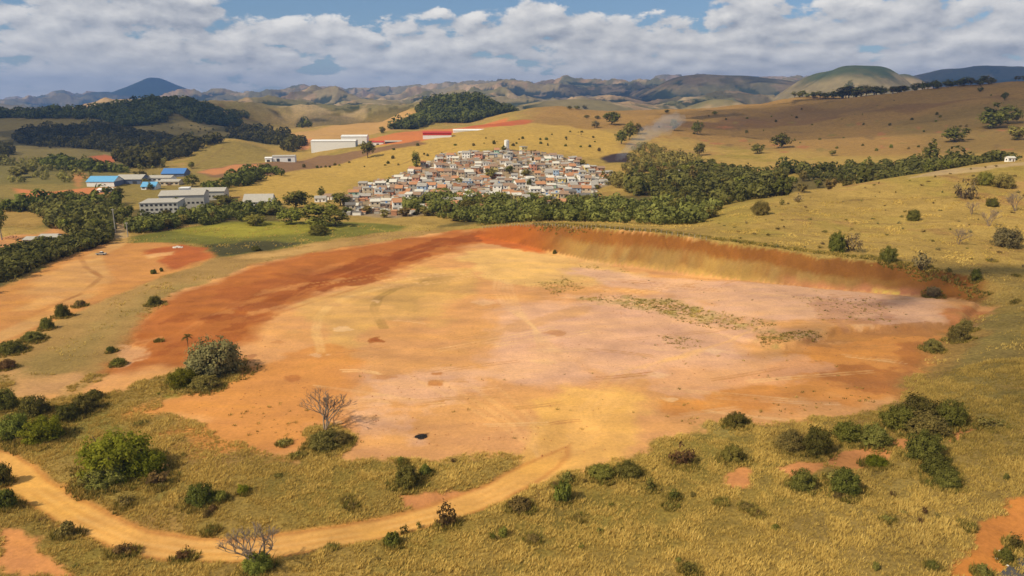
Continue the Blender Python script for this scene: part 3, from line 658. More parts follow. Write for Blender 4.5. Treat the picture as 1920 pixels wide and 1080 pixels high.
# ------------------------------------------------------------------ foliage meshes
def unit(v): return v/np.maximum(np.linalg.norm(v, axis=-1, keepdims=True), 1e-6)
def leaf_cards(cen, nrm, size, val):
    n = len(cen); a = unit(np.cross(nrm, unit(rng.normal(size=(n, 3))))); b_ = np.cross(nrm, a)
    s = (size*rng.uniform(.6, 1.3, n))[:, None]; w = s*rng.uniform(.45, .8, n)[:, None]
    p = np.stack([cen-a*s, cen-b_*w+a*s*.1, cen+a*s, cen+b_*w+a*s*.1], 1).reshape(-1, 3)
    return p, np.arange(4*n).reshape(-1, 4), np.repeat(val, 4)
def crown_pts(K, nleaf, r, zc, rz, clump=.38, flat=0.0, hollow=.55):
    """clumps of leaves through an uneven crown, the outer ones larger in number"""
    d = unit(rng.normal(size=(K, 3))); rad = hollow+(1-hollow)*rng.random(K)**.5
    c = d*rad[:, None]*np.array([r, r, rz])*(1-clump*.6)
    c[:, 2] = np.where(c[:, 2] < -rz*flat, -rz*flat*rng.random(K), c[:, 2])
    c *= rng.uniform(.8, 1.16, (K, 1)); c[:, 2] += zc
    w = rng.integers(int(nleaf*.6), int(nleaf*1.4), K); idx = np.repeat(np.arange(K), w)
    off = unit(rng.normal(size=(len(idx), 3)))*(rng.random(len(idx))**.45*(1+.55*rng.random(len(idx))**4))[:, None]
    cr = (clump*rng.uniform(.7, 1.3, K))[idx][:, None]*np.array([r, r, (r+rz)/2*.85])
    p = c[idx]+off*cr
    n = unit(off*.8+unit(p-np.array([0, 0, zc-rz*.3]))*.6+np.array([0, 0, .35])+rng.normal(size=off.shape)*.45)
    val = np.clip(rng.random(K)[idx]*.55+rng.random(len(idx))*.45, 0, 1)
    return p, n, val
def data_of(o):
    """keep the mesh, drop the sample object"""
    me = o.data; bpy.data.objects.remove(o); return me
def crown_mesh(name, mat, leaf, **kw):
    p, n, val = crown_pts(**kw); return data_of(mesh_np(name, *leaf_cards(p, n, leaf, val)[:2], mat, attr=np.repeat(val, 4)))
def trunk_mesh(name, mat, h, r, fork, spread, seed):
    q = random.Random(seed); m = MB(); lean = (q.uniform(-.3, .3), q.uniform(-.3, .3))
    m.tube([(0, 0, -.6), (0, 0, .1), (lean[0]*.5, lean[1]*.5, h*.5), (lean[0], lean[1], h)], [r*1.5, r*1.15, r*.85, r*.6], 7)
    for i in range(fork):
        a = 2*math.pi*i/fork+q.uniform(-.4, .4); L = spread*q.uniform(.7, 1.2)
        m.tube([(lean[0]*.8, lean[1]*.8, h*.82), (math.cos(a)*L*.45, math.sin(a)*L*.45, h*1.1+L*.25), (math.cos(a)*L, math.sin(a)*L, h*1.15+L*.75)], [r*.55, r*.35, r*.12], 5)
    return data_of(m.build(name, mat))
BARK = plain('bark', (.12, .085, .06)); PALE_BARK = plain('pale_bark', (.30, .25, .20))
F_DARK = foliage('dark_leaves', (.075, .074, .016), (.215, .200, .045), .2)
F_MID = foliage('green_leaves', (.105, .104, .020), (.275, .262, .052), .22)
F_OLIVE = foliage('olive_leaves', (.135, .115, .032), (.33, .272, .073), .22)
F_GREY = foliage('grey_green_leaves', (.135, .115, .052), (.31, .258, .108), .22)
F_LIME = foliage('bright_leaves', (.11, .12, .012), (.30, .285, .032), .45, .05)
F_WOOD = foliage('wood_leaves', (.058, .062, .015), (.185, .180, .046), .2)
F_WOOD_PALE = foliage('wood_pale_leaves', (.080, .078, .020), (.24, .215, .060), .2)
F_BROWN = foliage('brown_leaves', (.10, .068, .025), (.26, .18, .06), .4)
CROWNS = {}; TRUNKS = {}
for nm, mat in (('dark', F_DARK), ('mid', F_MID), ('olive', F_OLIVE), ('grey', F_GREY), ('brown', F_BROWN)):
    CROWNS['tree', nm] = [crown_mesh('crown', mat, .46, K=34, nleaf=30, r=4.0*s, zc=5.0, rz=4.3*q, clump=.30, flat=.85) for s, q in ((1, 1), (1.08, .9), (.88, 1.1))]
    CROWNS['tall', nm] = [crown_mesh('crown', mat, .42, K=30, nleaf=22, r=2.4*s, zc=7.8, rz=5.0, clump=.36, flat=.9) for s in (1, 1.2)]
for nm, mat in (('dark', F_DARK), ('mid', F_MID), ('olive', F_OLIVE), ('grey', F_GREY), ('lime', F_LIME), ('brown', F_BROWN)):
    CROWNS['shrub', nm] = [crown_mesh('crown', mat, .085, K=70, nleaf=50, r=1.0*s, zc=.36, rz=.66*q, clump=.25, flat=.52, hollow=.5) for s, q in ((1, 1), (1, 1.15), (1.05, .85))]
    CROWNS['thin', nm] = [crown_mesh('crown', mat, .13, K=18, nleaf=13, r=1.0, zc=.6, rz=.75, clump=.36, flat=.7, hollow=.5) for _ in range(2)]
for nm, mat in (('dark', F_DARK), ('mid', F_MID), ('olive', F_OLIVE), ('grey', F_GREY), ('lime', F_LIME), ('brown', F_BROWN)):
    CROWNS['bush', nm] = [crown_mesh('crown', mat, .042, K=170, nleaf=62, r=1.0, zc=.36, rz=.66, clump=.19, flat=.52, hollow=.35) for q in range(2 if nm in ('dark', 'mid') else 1)]
TRUNKS['tree'] = [trunk_mesh('trunk', BARK, 2.2, .26, 5, 2.2, i) for i in range(3)]
TRUNKS['tall'] = [trunk_mesh('trunk', PALE_BARK, 6.5, .24, 4, 1.4, i+5) for i in range(2)]
def stems(seed, n=7, h=.55, r=.03):
    q = random.Random(seed); m = MB()
    for i in range(n):
        a = q.uniform(0, 6.28); L = q.uniform(.3, .75)
        m.tube([(0, 0, -.15), (math.cos(a)*L*.4, math.sin(a)*L*.4, h*.5), (math.cos(a)*L, math.sin(a)*L, h*q.uniform(.9, 1.5))], [r*1.3, r, r*.4], 4)
    return data_of(m.build('stem', BARK))
TRUNKS['shrub'] = TRUNKS['thin'] = [stems(i) for i in range(3)]
def bare_mesh(seed, mat, h=5.5, depth=5):
    q = random.Random(seed); m = MB()
    def grow(p, d, L, r, k):
        e = p+d*L; mid = p+d*L*.5+Vector((q.uniform(-1, 1), q.uniform(-1, 1), q.uniform(-1, 1)))*L*.08
        m.tube([p, mid, e], [r, r*.88, r*.74], 5 if k > 2 else 3)
        if k == 0: return
        for i in range(q.choice((2, 3, 3)) if k > 1 else 3):
            nd = (d+Vector((q.uniform(-1, 1), q.uniform(-1, 1), q.uniform(-.35, .8)))*.85).normalized()
            grow(e, nd, L*q.uniform(.62, .9), r*.68, k-1)
    for i in range(3):
        grow(Vector((0, 0, -.3)), Vector((q.uniform(-.6, .6), q.uniform(-.6, .6), 1)).normalized(), h*.24, h*.020, depth)
    return data_of(m.build('branches', mat))
DRY_WOOD = plain('dry_wood', (.25, .185, .13))
BARE = [bare_mesh(s, DRY_WOOD) for s in (3, 8, 21)]
def palm_mesh(seed):
    q = random.Random(seed); P_, N_, V_ = [], [], []; m = MB()
    for i in range(13):
        a = i*2.4; e0 = q.uniform(.2, 1.1); L = q.uniform(.8, 1.0); pts = []
        for k in range(8):
            s = k/7; e = e0-1.5*s; pts.append((L*s*math.cos(e0*.5)*math.cos(a), L*s*math.cos(e0*.5)*math.sin(a), .05+L*(math.sin(e0)*s-.75*s*s)))
        for k in range(7):
            p0, p1 = np.array(pts[k]), np.array(pts[k+1]); d = unit((p1-p0)[None])[0]; side = unit(np.cross(d, [0, 0, 1])[None])[0]
            for j in range(3):
                c = p0+(p1-p0)*j/3
                for sg in (-1, 1):
                    w = .24*math.sin(math.pi*min(.95, (k+j/3)/7+.12)); tip = c+side*sg*w+d*w*.5-np.array([0, 0, w*.35])
                    m.add([c-d*.018, c+d*.018, tip], [(0, 1, 2)])
    return data_of(m.build('frond', F_DARK))
PALM = palm_mesh(4)
PALM_TRUNK = data_of(MB().tube([(0, 0, -.2), (.02, 0, .5), (0, .02, 1.03)], [.055, .04, .035], 7).build('trunk', BARK))
def link(name, me, parent=None):
    o = bpy.data.objects.new(name, me); C.objects.link(o)
    if parent: o.parent = parent
    return o
SKIRT = []
def plant(kind, shade, X, Y, w, h, label, name=None, group=None, cat=None, z=None):
    """w, h in metres"""
    z = float(ground(X, Y)) if z is None else z
    names = {'tree': 'broadleaf_tree', 'tall': 'slender_tree', 'shrub': 'shrub', 'thin': 'sparse_shrub', 'bare': 'leafless_tree', 'palm': 'palm_tree'}
    r = thing(name or names[kind], label, cat or ('shrub' if kind in ('shrub', 'thin') else 'tree'), (X, Y, z-.05), rng.uniform(0, 6.28), group)
    if kind == 'bare':
        r.scale = (w/4.6, w/4.6, h/5.2); link('branches', BARE[int(rng.integers(len(BARE)))], r); return r
    if kind == 'palm':
        r.scale = (w/2, w/2, h/1.35); link('trunk', PALM_TRUNK, r); f_ = link('crown', PALM, r); f_.location.z = 1.0; return r
    if kind in ('shrub', 'thin') and Y < 330 and w > 2.2: SKIRT.append((X, Y, w))
    ref = {'tree': (8.2, 9.6), 'tall': (4.8, 12.6), 'shrub': (2.1, 1.12), 'thin': (2.1, 1.4)}[kind]
    r.scale = (w/ref[0], w/ref[0]*rng.uniform(.88, 1.12), h/ref[1])
    cs = CROWNS['bush' if kind == 'shrub' and w > 5 else kind, shade]; link('crown', cs[int(rng.integers(len(cs)))], r)
    ts = TRUNKS[kind]; link('trunk' if kind in ('tree', 'tall') else 'stem', ts[int(rng.integers(len(ts)))], r)
    return r
def plant_px(kind, shade, px, py, wpx, hpx, label, **kw):
    X, Y, z = hit(px, py); s = Y/cP/F
    return plant(kind, shade, X, Y, wpx*s, hpx*s, label, z=z, **kw)

# ------------------------------------------------------------------ single shrubs and trees (column, row of the foot, width, height as the photo shows them)
big = [
 ('shrub', 'grey', 405, 698, 112, 74, 'big grey-green domed shrub standing over the red earth edge of the bare ground'),
 ('shrub', 'lime', 345, 722, 62, 34, 'yellow-green low bush at the foot of the big grey-green dome'),
 ('shrub', 'olive', 385, 728, 60, 26, 'olive low bush below the big grey-green domed shrub'),
 ('palm', 'dark', 354, 662, 30, 38, 'small palm with drooping fronds beside the big domed shrub'),
 ('shrub', 'dark', 8, 765, 50, 42, 'dark green bush cut by the picture edge above the dirt road'),
 ('shrub', 'dark', 64, 776, 56, 40, 'dark round bush at the upper end of the roadside thicket'),
 ('shrub', 'mid', 28, 815, 66, 46, 'green bush beside the dirt road under the dark round ones'),
 ('shrub', 'lime', 82, 822, 88, 46, 'bright yellow-green bush in the middle of the roadside thicket'),
 ('shrub', 'dark', 128, 785, 48, 34, 'dark bush uphill of the bright bush in the thicket'),
 ('shrub', 'dark', 160, 770, 56, 34, 'dark bush at the uphill end of the roadside thicket'),
 ('shrub', 'mid', 178, 748, 34, 22, 'small green bush uphill beyond the roadside thicket'),
 ('shrub', 'lime', 222, 885, 138, 88, 'largest bright yellow-green bush on the grassy slope inside the road bend'),
 ('shrub', 'lime', 282, 885, 76, 46, 'smaller bright bush leaning against the largest yellow-green bush'),
 ('shrub', 'olive', 200, 905, 84, 42, 'olive bush under the largest yellow-green bush'),
 ('thin', 'brown', 300, 905, 56, 34, 'brownish thin bush on the downhill side of the bright bushes'),
 ('shrub', 'dark', 376, 942, 62, 44, 'dark green bush alone in the dry grass above the road bend'),
 ('shrub', 'mid', 412, 938, 28, 24, 'small green bush touching the dark one above the road bend'),
 ('shrub', 'lime', 456, 924, 26, 20, 'tiny bright green sprout in the dry grass above the road'),
 ('thin', 'olive', 236, 945, 40, 26, 'thin olive bush in grass just above the road bend'),
 ('thin', 'olive', 160, 905, 46, 30, 'thin olive bush on the bank above the road'),
 ('shrub', 'dark', 4, 905, 36, 52, 'dark roadside bush cut by the picture edge below the road start'),
 ('shrub', 'mid', 10, 950, 46, 40, 'green bush below the road start'),
 ('shrub', 'olive', 126, 1003, 46, 30, 'olive bush on the lower verge of the dirt road bend'),
 ('thin', 'brown', 232, 1040, 50, 28, 'brown scraggy bush on the lower verge of the road bend'),
 ('thin', 'brown', 345, 1048, 40, 26, 'brown weed bush below the middle of the road bend'),
 ('shrub', 'dark', 764, 908, 58, 44, 'dark green bush on the grass strip between road and bare ground'),
 ('shrub', 'dark', 797, 890, 26, 22, 'small dark bush touching the dark one on the grass strip'),
 ('thin', 'dark', 752, 868, 20, 14, 'tiny dark weed on the edge of the bare ground by the grass strip'),
 ('shrub', 'mid', 1128, 893, 52, 26, 'green low bush forming the nearer half of the row by the road mouth'),
 ('shrub', 'dark', 1178, 890, 58, 28, 'dark low bush forming the farther half of the row by the road mouth'),
 ('shrub', 'mid', 1054, 938, 38, 52, 'upright green bush on the verge where the road enters the bare ground'),
 ('thin', 'olive', 1066, 902, 32, 26, 'sparse olive bush on top of the upright verge bush'),
 ('shrub', 'olive', 975, 952, 48, 22, 'low olive bush on the verge of the road'),
 ('shrub', 'mid', 735, 1022, 30, 34, 'small green bush on the lower verge of the road'),
 ('thin', 'dark', 757, 1000, 20, 22, 'thin dark weed beside the small bush on the lower verge'),
 ('thin', 'dark', 786, 990, 16, 16, 'very small dark weed on the lower verge by the sapling'),
 ('shrub', 'mid', 944, 1004, 22, 20, 'small bright shrub in the dry grass below the road'),
 ('thin', 'mid', 922, 1012, 18, 24, 'thin shrub next to the small bright one below the road'),
 ('shrub', 'mid', 1380, 797, 46, 28, 'rounded pale green bush alone on the edge of the bare ground'),
 ('shrub', 'mid', 1374, 862, 48, 34, 'rounded pale green bush in dry grass above an orange scar'),
 ('thin', 'brown', 1280, 868, 56, 40, 'brownish thin bush on the grass edge of the bare ground'),
 ('thin', 'dark', 1220, 918, 26, 28, 'thin dark shrub in grass below the low bush row'),
 ('thin', 'dark', 1262, 934, 28, 24, 'second thin dark shrub in grass below the low bush row'),
 ('shrub', 'dark', 1504, 915, 54, 46, 'dark round bush beside a small orange scar'),
 ('shrub', 'dark', 1584, 922, 62, 52, 'dark bush under the long orange scar'),
 ('thin', 'olive', 1560, 900, 36, 28, 'grey thin shrub between two dark round bushes'),
 ('shrub', 'lime', 1642, 872, 46, 22, 'yellow-green low bush between the two lobes of the long orange scar'),
 ('shrub', 'olive', 1484, 842, 58, 40, 'pale olive bush at the near end of the thicket'),
 ('shrub', 'dark', 1532, 848, 58, 60, 'dark upright bush in the near part of the thicket'),
 ('shrub', 'mid', 1590, 825, 60, 40, 'green bush in the thicket against the bare ground'),
 ('shrub', 'olive', 1640, 832, 64, 42, 'olive bush in the middle of the thicket'),
 ('shrub', 'mid', 1690, 800, 76, 46, 'green bush where the thicket meets the bare ground'),
 ('shrub', 'dark', 1722, 790, 96, 56, 'largest dark green bush on top of the thicket'),
 ('shrub', 'mid', 1780, 796, 62, 52, 'green bush at the uphill end of the thicket beside an orange scar'),
 ('shrub', 'olive', 1738, 808, 90, 40, 'olive bush leaning out below the largest dark bush'),
 ('shrub', 'dark', 1732, 856, 74, 56, 'dark bush in the lower arm of the thicket'),
 ('shrub', 'dark', 1756, 890, 66, 46, 'dark bush near the bottom of the thicket arm'),
 ('shrub', 'dark', 1776, 910, 52, 40, 'dark lowest bush at the end of the thicket arm'),
 ('thin', 'olive', 1855, 800, 50, 22, 'low olive brush beside the uphill orange scar'),
 ('shrub', 'olive', 1748, 656, 36, 22, 'olive bush spilling onto the red corner of the bare ground'),
 ('shrub', 'olive', 1797, 640, 40, 32, 'grey-green bush on the grassy corner of the bare ground'),
 ('shrub', 'olive', 1806, 622, 34, 26, 'smaller grey-green bush on the grassy corner'),
 ('shrub', 'grey', 1750, 553, 28, 18, 'grey rounded bush at the end foot of the cut face'),
 ('shrub', 'dark', 1568, 472, 30, 38, 'dark upright bush on the rim of the cut face'),
 ('thin', 'grey', 1594, 470, 40, 34, 'grey sparse bush touching the dark one on the rim'),
 ('shrub', 'dark', 1665, 489, 34, 28, 'dark round bush along the rim'),
 ('thin', 'grey', 1725, 504, 40, 34, 'grey sparse bush farther along the rim'),
 ('shrub', 'dark', 1829, 524, 18, 20, 'small dark bush near the end of the rim'),
 ('shrub', 'dark', 1713, 413, 26, 22, 'small round dark bush alone on the yellow hill'),
 ('shrub', 'olive', 1425, 402, 34, 26, 'pale olive bush on the yellow hill near the tree belt'),
 ('thin', 'grey', 1497, 378, 20, 16, 'small thin bush on the brow of the yellow hill'),
 ('thin', 'dark', 1466, 384, 12, 12, 'tiny dark bush on the brow of the yellow hill'),
 ('shrub', 'dark', 1860, 387, 22, 16, 'small dark bush between leafless trees on the yellow hill'),
 ('shrub', 'grey', 1886, 462, 50, 38, 'grey rounded bush on the yellow hill by the picture edge'),
 ('bare', '', 1855, 424, 34, 36, 'leafless umbrella-shaped tree on the yellow hill'),
 ('bare', '', 1797, 458, 26, 36, 'thin leafless tree with upright branches on the yellow hill'),
 ('bare', '', 1904, 396, 30, 40, 'leafless tree near the top of the yellow hill'),
 ('bare', '', 1822, 402, 22, 28, 'spindly leafless tree under the grey spreading tree'),
 ('thin', 'grey', 1806, 372, 44, 40, 'grey spreading half-bare bush on the yellow hill'),
 ('shrub', 'mid', 1846, 346, 34, 24, 'green bush near the brow road of the yellow hill'),
 ('shrub', 'olive', 1878, 350, 44, 24, 'olive bush near the brow road of the yellow hill'),
 ('thin', 'olive', 1830, 346, 26, 18, 'thin olive bush beside the green one near the brow road'),
 ('shrub', 'dark', 290, 571, 28, 18, 'dark round bush on the long tan bank'),
 ('shrub', 'dark', 117, 594, 28, 28, 'dark upright bush at the foot of the tan bank'),
 ('shrub', 'dark', 88, 616, 26, 24, 'dark bush just below the upright one at the bank foot'),
 ('shrub', 'olive', 150, 574, 22, 12, 'low olive bush at the foot of the tan bank'),
 ('shrub', 'dark', 208, 660, 16, 14, 'little dark bush on the bank edge above the red earth'),
 ('shrub', 'mid', 221, 684, 24, 16, 'little green bush on the bank edge nearer the big dome'),
 ('shrub', 'dark', 298, 640, 12, 7, 'tiny bush on the red earth'),
 ('shrub', 'olive', 62, 638, 40, 18, 'low hedge-like bush along the bank foot'),
 ('shrub', 'dark', 20, 660, 50, 24, 'dark hedge-like bush along the bank foot'),
 ('shrub', 'brown', 12, 690, 30, 20, 'brown bush on the near end of the tan bank'),
 ('shrub', 'olive', 612, 835, 78, 30, 'mound of olive weeds on a grassy spur of the bare ground'),
 ('shrub', 'brown', 640, 830, 42, 24, 'brown weeds beside the olive mound on the grassy spur'),
 ('bare', '', 608, 806, 92, 84, 'leafless grey tree rising from the grassy spur'),
 ('bare', '', 484, 1064, 140, 104, 'leafless grey tree in front of the dirt road bend'),
 ('shrub', 'mid', 482, 1068, 60, 40, 'green bush at the foot of the leafless tree by the road bend'),
 ('thin', 'brown', 838, 985, 46, 58, 'sparse sapling with brown leaves standing against the road'),
 ('thin', 'dark', 1292, 1070, 36, 24, 'thin dark bush low on the dry grass slope'),
 ('thin', 'brown', 850, 866, 16, 10, 'small dry weed on the bare ground near the grass strip'),
 ('shrub', 'dark', 1884, 1050, 30, 26, 'dark bush on the orange verge of the paved road'),
 ('thin', 'dark', 1902, 1025, 34, 30, 'thin dark bush on the orange verge above the paved road'),
 ('shrub', 'olive', 1842, 1078, 34, 24, 'olive bush on the orange verge near the paved road'),
 ('shrub', 'dark', 1040, 476, 8, 8, 'lone dark shrub at the foot of the red slope'),
 ('shrub', 'dark', 288, 513, 12, 8, 'small dark shrub at the lower edge of the tan bank'),
 ('shrub', 'dark', 303, 509, 7, 8, 'tiny dark shrub beside another on the lower edge of the tan bank'),
 ('thin', 'olive', 532, 832, 24, 12, 'olive weed clump alone on the orange corner of the bare ground'),
 ('shrub', 'dark', 480, 470, 16, 9, 'low dark bush on the crest of the tan bank'),
 ('shrub', 'dark', 598, 440, 40, 20, 'dark bush on the edge of the green marsh'),
]
for kind, shade, px, py, w, h, lab in big: plant_px(kind, shade, px, py, w*(1.05 if kind != 'bare' else 1), h*1.08, lab)
hill_trees = [
 ('tree', 'dark', 1146, 234, 34, 26, 'dark broad tree on the crest above the smoke'), ('tree', 'dark', 1180, 262, 26, 36, 'dark tree above the smoke column'), ('tree', 'dark', 1165, 270, 24, 28, 'dark tree partly veiled by smoke'),
 ('tree', 'dark', 1195, 252, 18, 22, 'small dark tree at the top of the smoke column'), ('tree', 'grey', 1115, 240, 16, 14, 'small grey tree on the crest near the dark broad tree'), ('tree', 'dark', 1307, 252, 20, 26, 'dark tree on the slope with smoke behind it'),
 ('tree', 'grey', 1264, 245, 16, 22, 'grey hazy tree on the slope beyond the smoke'), ('tree', 'dark', 1463, 278, 32, 30, 'broad dark tree on the brown slope above the belt'), ('tree', 'dark', 1420, 288, 24, 20, 'rounded dark tree just above the belt'),
 ('tree', 'olive', 1560, 292, 14, 13, 'small olive tree on the brown slope above the belt'), ('tree', 'dark', 1742, 303, 34, 40, 'tall dark tree rising over the far belt'), ('tree', 'dark', 1790, 266, 44, 30, 'dark spreading tree on the shaded hill'),
 ('tree', 'dark', 1858, 240, 60, 44, 'large dark tree clump head on the shaded hill'), ('tree', 'dark', 1890, 232, 40, 36, 'dark tree next to the large one on the shaded hill'), ('tree', 'olive', 1905, 262, 40, 28, 'olive tree below the large dark ones on the shaded hill'),
 ('tree', 'dark', 1884, 188, 12, 16, 'small tree high on the shaded hill'), ('tree', 'dark', 1838, 172, 12, 10, 'small tree just below the hilltop line'), ('tree', 'dark', 1312, 292, 26, 26, 'dark tree in the open above the shed'),
 ('tree', 'mid', 690, 296, 26, 34, 'bushy grey-green tree below the white factory'), ('tree', 'mid', 780, 318, 22, 32, 'fresh green tree on the upper village edge'), ('tree', 'olive', 716, 250, 16, 14, 'small tree at the foot of the wooded knoll'),
 ('tree', 'dark', 556, 392, 56, 38, 'big dark round tree beyond the marsh'), ('tree', 'dark', 638, 386, 34, 28, 'very dark round tree at the village corner'), ('tree', 'dark', 602, 368, 20, 18, 'dark tree behind the small white houses'),
 ('tree', 'mid', 590, 424, 70, 38, 'wide green tree at the edge of the marsh'), ('tree', 'dark', 628, 424, 50, 34, 'dark tree beside the wide one at the marsh edge'), ('tree', 'mid', 545, 420, 46, 32, 'rounded green tree at the marsh edge'),
 ('tree', 'dark', 360, 350, 26, 26, 'pointed dark tree by the blue roofed sheds'), ('tree', 'dark', 264, 336, 24, 18, 'dark tree between the blue roofed sheds'), ('tree', 'dark', 360, 316, 12, 14, 'small tree behind the blue roof'),
 ('tree', 'dark', 38, 333, 40, 24, 'dark tree clump head on the pasture by the picture edge'), ('tree', 'dark', 1198, 364, 34, 32, 'dark round tree at the end of the village'), ('tall', 'olive', 1298, 352, 16, 46, 'tall slender tree standing out of the belt'),
 ('palm', 'mid', 1284, 398, 34, 44, 'palm crown rising in the belt'), ('tall', 'olive', 1240, 346, 14, 34, 'slim tree beside the shed'), ('tree', 'olive', 235, 415, 30, 40, 'tree beside the gate of the dirt road'),
 ('tall', 'dark', 4, 450, 22, 70, 'tall dark tree at the picture edge above the rubble yard'), ('tree', 'dark', 420, 388, 40, 26, 'dark tree in front of the long pale block'), ('tree', 'dark', 330, 398, 36, 30, 'dark tree by the corner of the long pale block'),
 ('tree', 'mid', 478, 422, 50, 24, 'low green tree between grey roofed house and marsh'), ('tall', 'dark', 1590, 178, 14, 26, 'tall dark eucalyptus on the hilltop standing apart'),
]
for kind, shade, px, py, w, h, lab in hill_trees: plant_px(kind, shade, px, py, w, h, lab)
# eucalyptus line on the hilltop
for i, px in enumerate(list(np.linspace(1492, 1565, 11))+list(np.linspace(1578, 1618, 9))+list(np.linspace(1632, 1852, 38))+[1905, 1915]):
    Y = float(np.interp(px, [1500, 1700, 1920], [1660, 1480, 1385])); X = (px-960)/F*cP*Y
    hh = (15 if px < 1570 else 23 if px < 1625 else 15)*rng.uniform(.7, 1.2)
    plant('tree' if i % 2 else 'tall', 'dark', X, Y+rng.uniform(-12, 12), hh*rng.uniform(.9, 1.5), hh, 'dark tree in the line along the top of the shaded hill', group='trees along the hilltop')
for px, py in ((1100, 222), (1120, 223), (1135, 222), (1160, 221), (1250, 212), (1340, 215), (1068, 205), (1082, 205), (1096, 204)):
    plant_px('tree', 'dark', px, py, 10, 7, 'small dark tree dotted along the crest behind the village', group='crest trees')

# ------------------------------------------------------------------ tree belts
def in_poly(X, Y, poly): return poly_sd(np.array([X]), np.array([Y]), poly)[0] > 0
def scatter(poly, spacing, n_max):
    xs = [p[0] for p in poly]; ys = [p[1] for p in poly]; out = []; tries = 0
    while len(out) < n_max and tries < 20000:
        tries += 1
        q = (random.uniform(min(xs), max(xs)), random.uniform(min(ys), max(ys)))
        if all((q[0]-a)**2+(q[1]-b_)**2 > spacing**2 for a, b_ in out) and in_poly(q[0], q[1], poly): out.append(q)
    return sorted(out)
def belt(poly_px, spacing, n_max, hrange, mix, label, group, world=None):
    poly = world or hits(poly_px)
    for X, Y in scatter(poly, spacing, n_max):
        h = random.uniform(*hrange); sh = random.choice(mix)
        kind = 'tall' if random.random() < .07 else 'tree'
        plant(kind, sh, X, Y, h*random.uniform(.75, 1.25) if kind == 'tree' else h*.5, h*(1.25 if kind == 'tall' else 1), label, group=group)
def wp(*pts): return [((px-960)/F*(Y*cP+(H-8)*sP), Y) for px, Y in pts]
B1 = wp((740, 560), (840, 500), (960, 462), (1290, 425), (1335, 450), (1345, 520), (1290, 565), (1150, 590), (1010, 592), (900, 600), (800, 612))
B2 = wp((1190, 640), (1345, 530), (1420, 530), (1520, 552), (1700, 600), (1880, 650), (1895, 720), (1720, 745), (1520, 740), (1420, 760), (1330, 800), (1230, 850), (1185, 800))
B3 = hits([(-40, 520), (0, 480), (60, 462), (150, 450), (212, 428), (214, 455), (130, 478), (60, 500), (0, 540), (-40, 560)])
B4 = hits([(60, 400), (130, 372), (215, 380), (222, 430), (130, 445), (90, 420)])
B5 = hits([(240, 424), (300, 414), (420, 394), (520, 390), (540, 402), (450, 415), (340, 426), (250, 440)])
belt(None, 9, 52, (6, 11), ('dark', 'mid', 'olive', 'dark', 'dark'), 'olive green tree in the dense belt between the village and the cut', 'belt below the village', B1)
belt(None, 12, 52, (8, 15), ('dark', 'dark', 'olive', 'mid'), 'dark green tree in the long belt behind the brow of the yellow hill', 'belt behind the yellow hill', B2)
belt(None, 12, 14, (7, 12), ('dark', 'dark', 'mid'), 'dark tree in the grove beside the burnt patch', 'grove by the burnt patch', wp((1185, 800), (1230, 860), (1330, 850), (1350, 760), (1270, 740)))
belt(None, 10, 24, (4.5, 7.0), ('dark', 'dark', 'dark', 'olive'), 'dark tree in the wood bordering the bare lot', 'wood beside the lot', B3)
belt(None, 14, 18, (7, 10), ('dark', 'olive', 'mid'), 'dark olive tree in the wood beside the dirt road gate', 'wood by the gate', B4)
belt(None, 11, 18, (6, 9), ('dark', 'olive', 'mid'), 'dark tree in the row between the long pale block and the marsh', 'trees behind the marsh', B5)
belt([(-20, 384), (60, 382), (160, 380), (220, 384), (130, 394), (0, 396)], 16, 9, (8, 11), ('olive', 'mid', 'dark'), 'olive tree in the row below the red earth terrace', 'trees below the red terrace')
belt([(380, 352), (430, 335), (500, 322), (520, 330), (450, 350), (400, 362)], 14, 10, (8, 12), ('dark', 'mid'), 'dark tree in the copse below the brown embankment', 'copse below the embankment')
belt([(300, 330), (350, 318), (210, 352), (220, 372), (300, 352)], 16, 7, (7, 10), ('olive', 'dark'), 'tree among the blue roofed sheds', 'trees among the sheds')
belt([(1120, 330), (1180, 310), (1250, 325), (1240, 350), (1160, 350)], 10, 14, (5, 9), ('olive', 'brown', 'mid'), 'brownish olive tree between village end and burnt patch', 'trees at the village end')
belt([(75, 312), (100, 302), (230, 312), (235, 322), (130, 320)], 14, 10, (9, 13), ('dark', 'mid'), 'dark tree in the strip under the red scar', 'strip under the red scar')

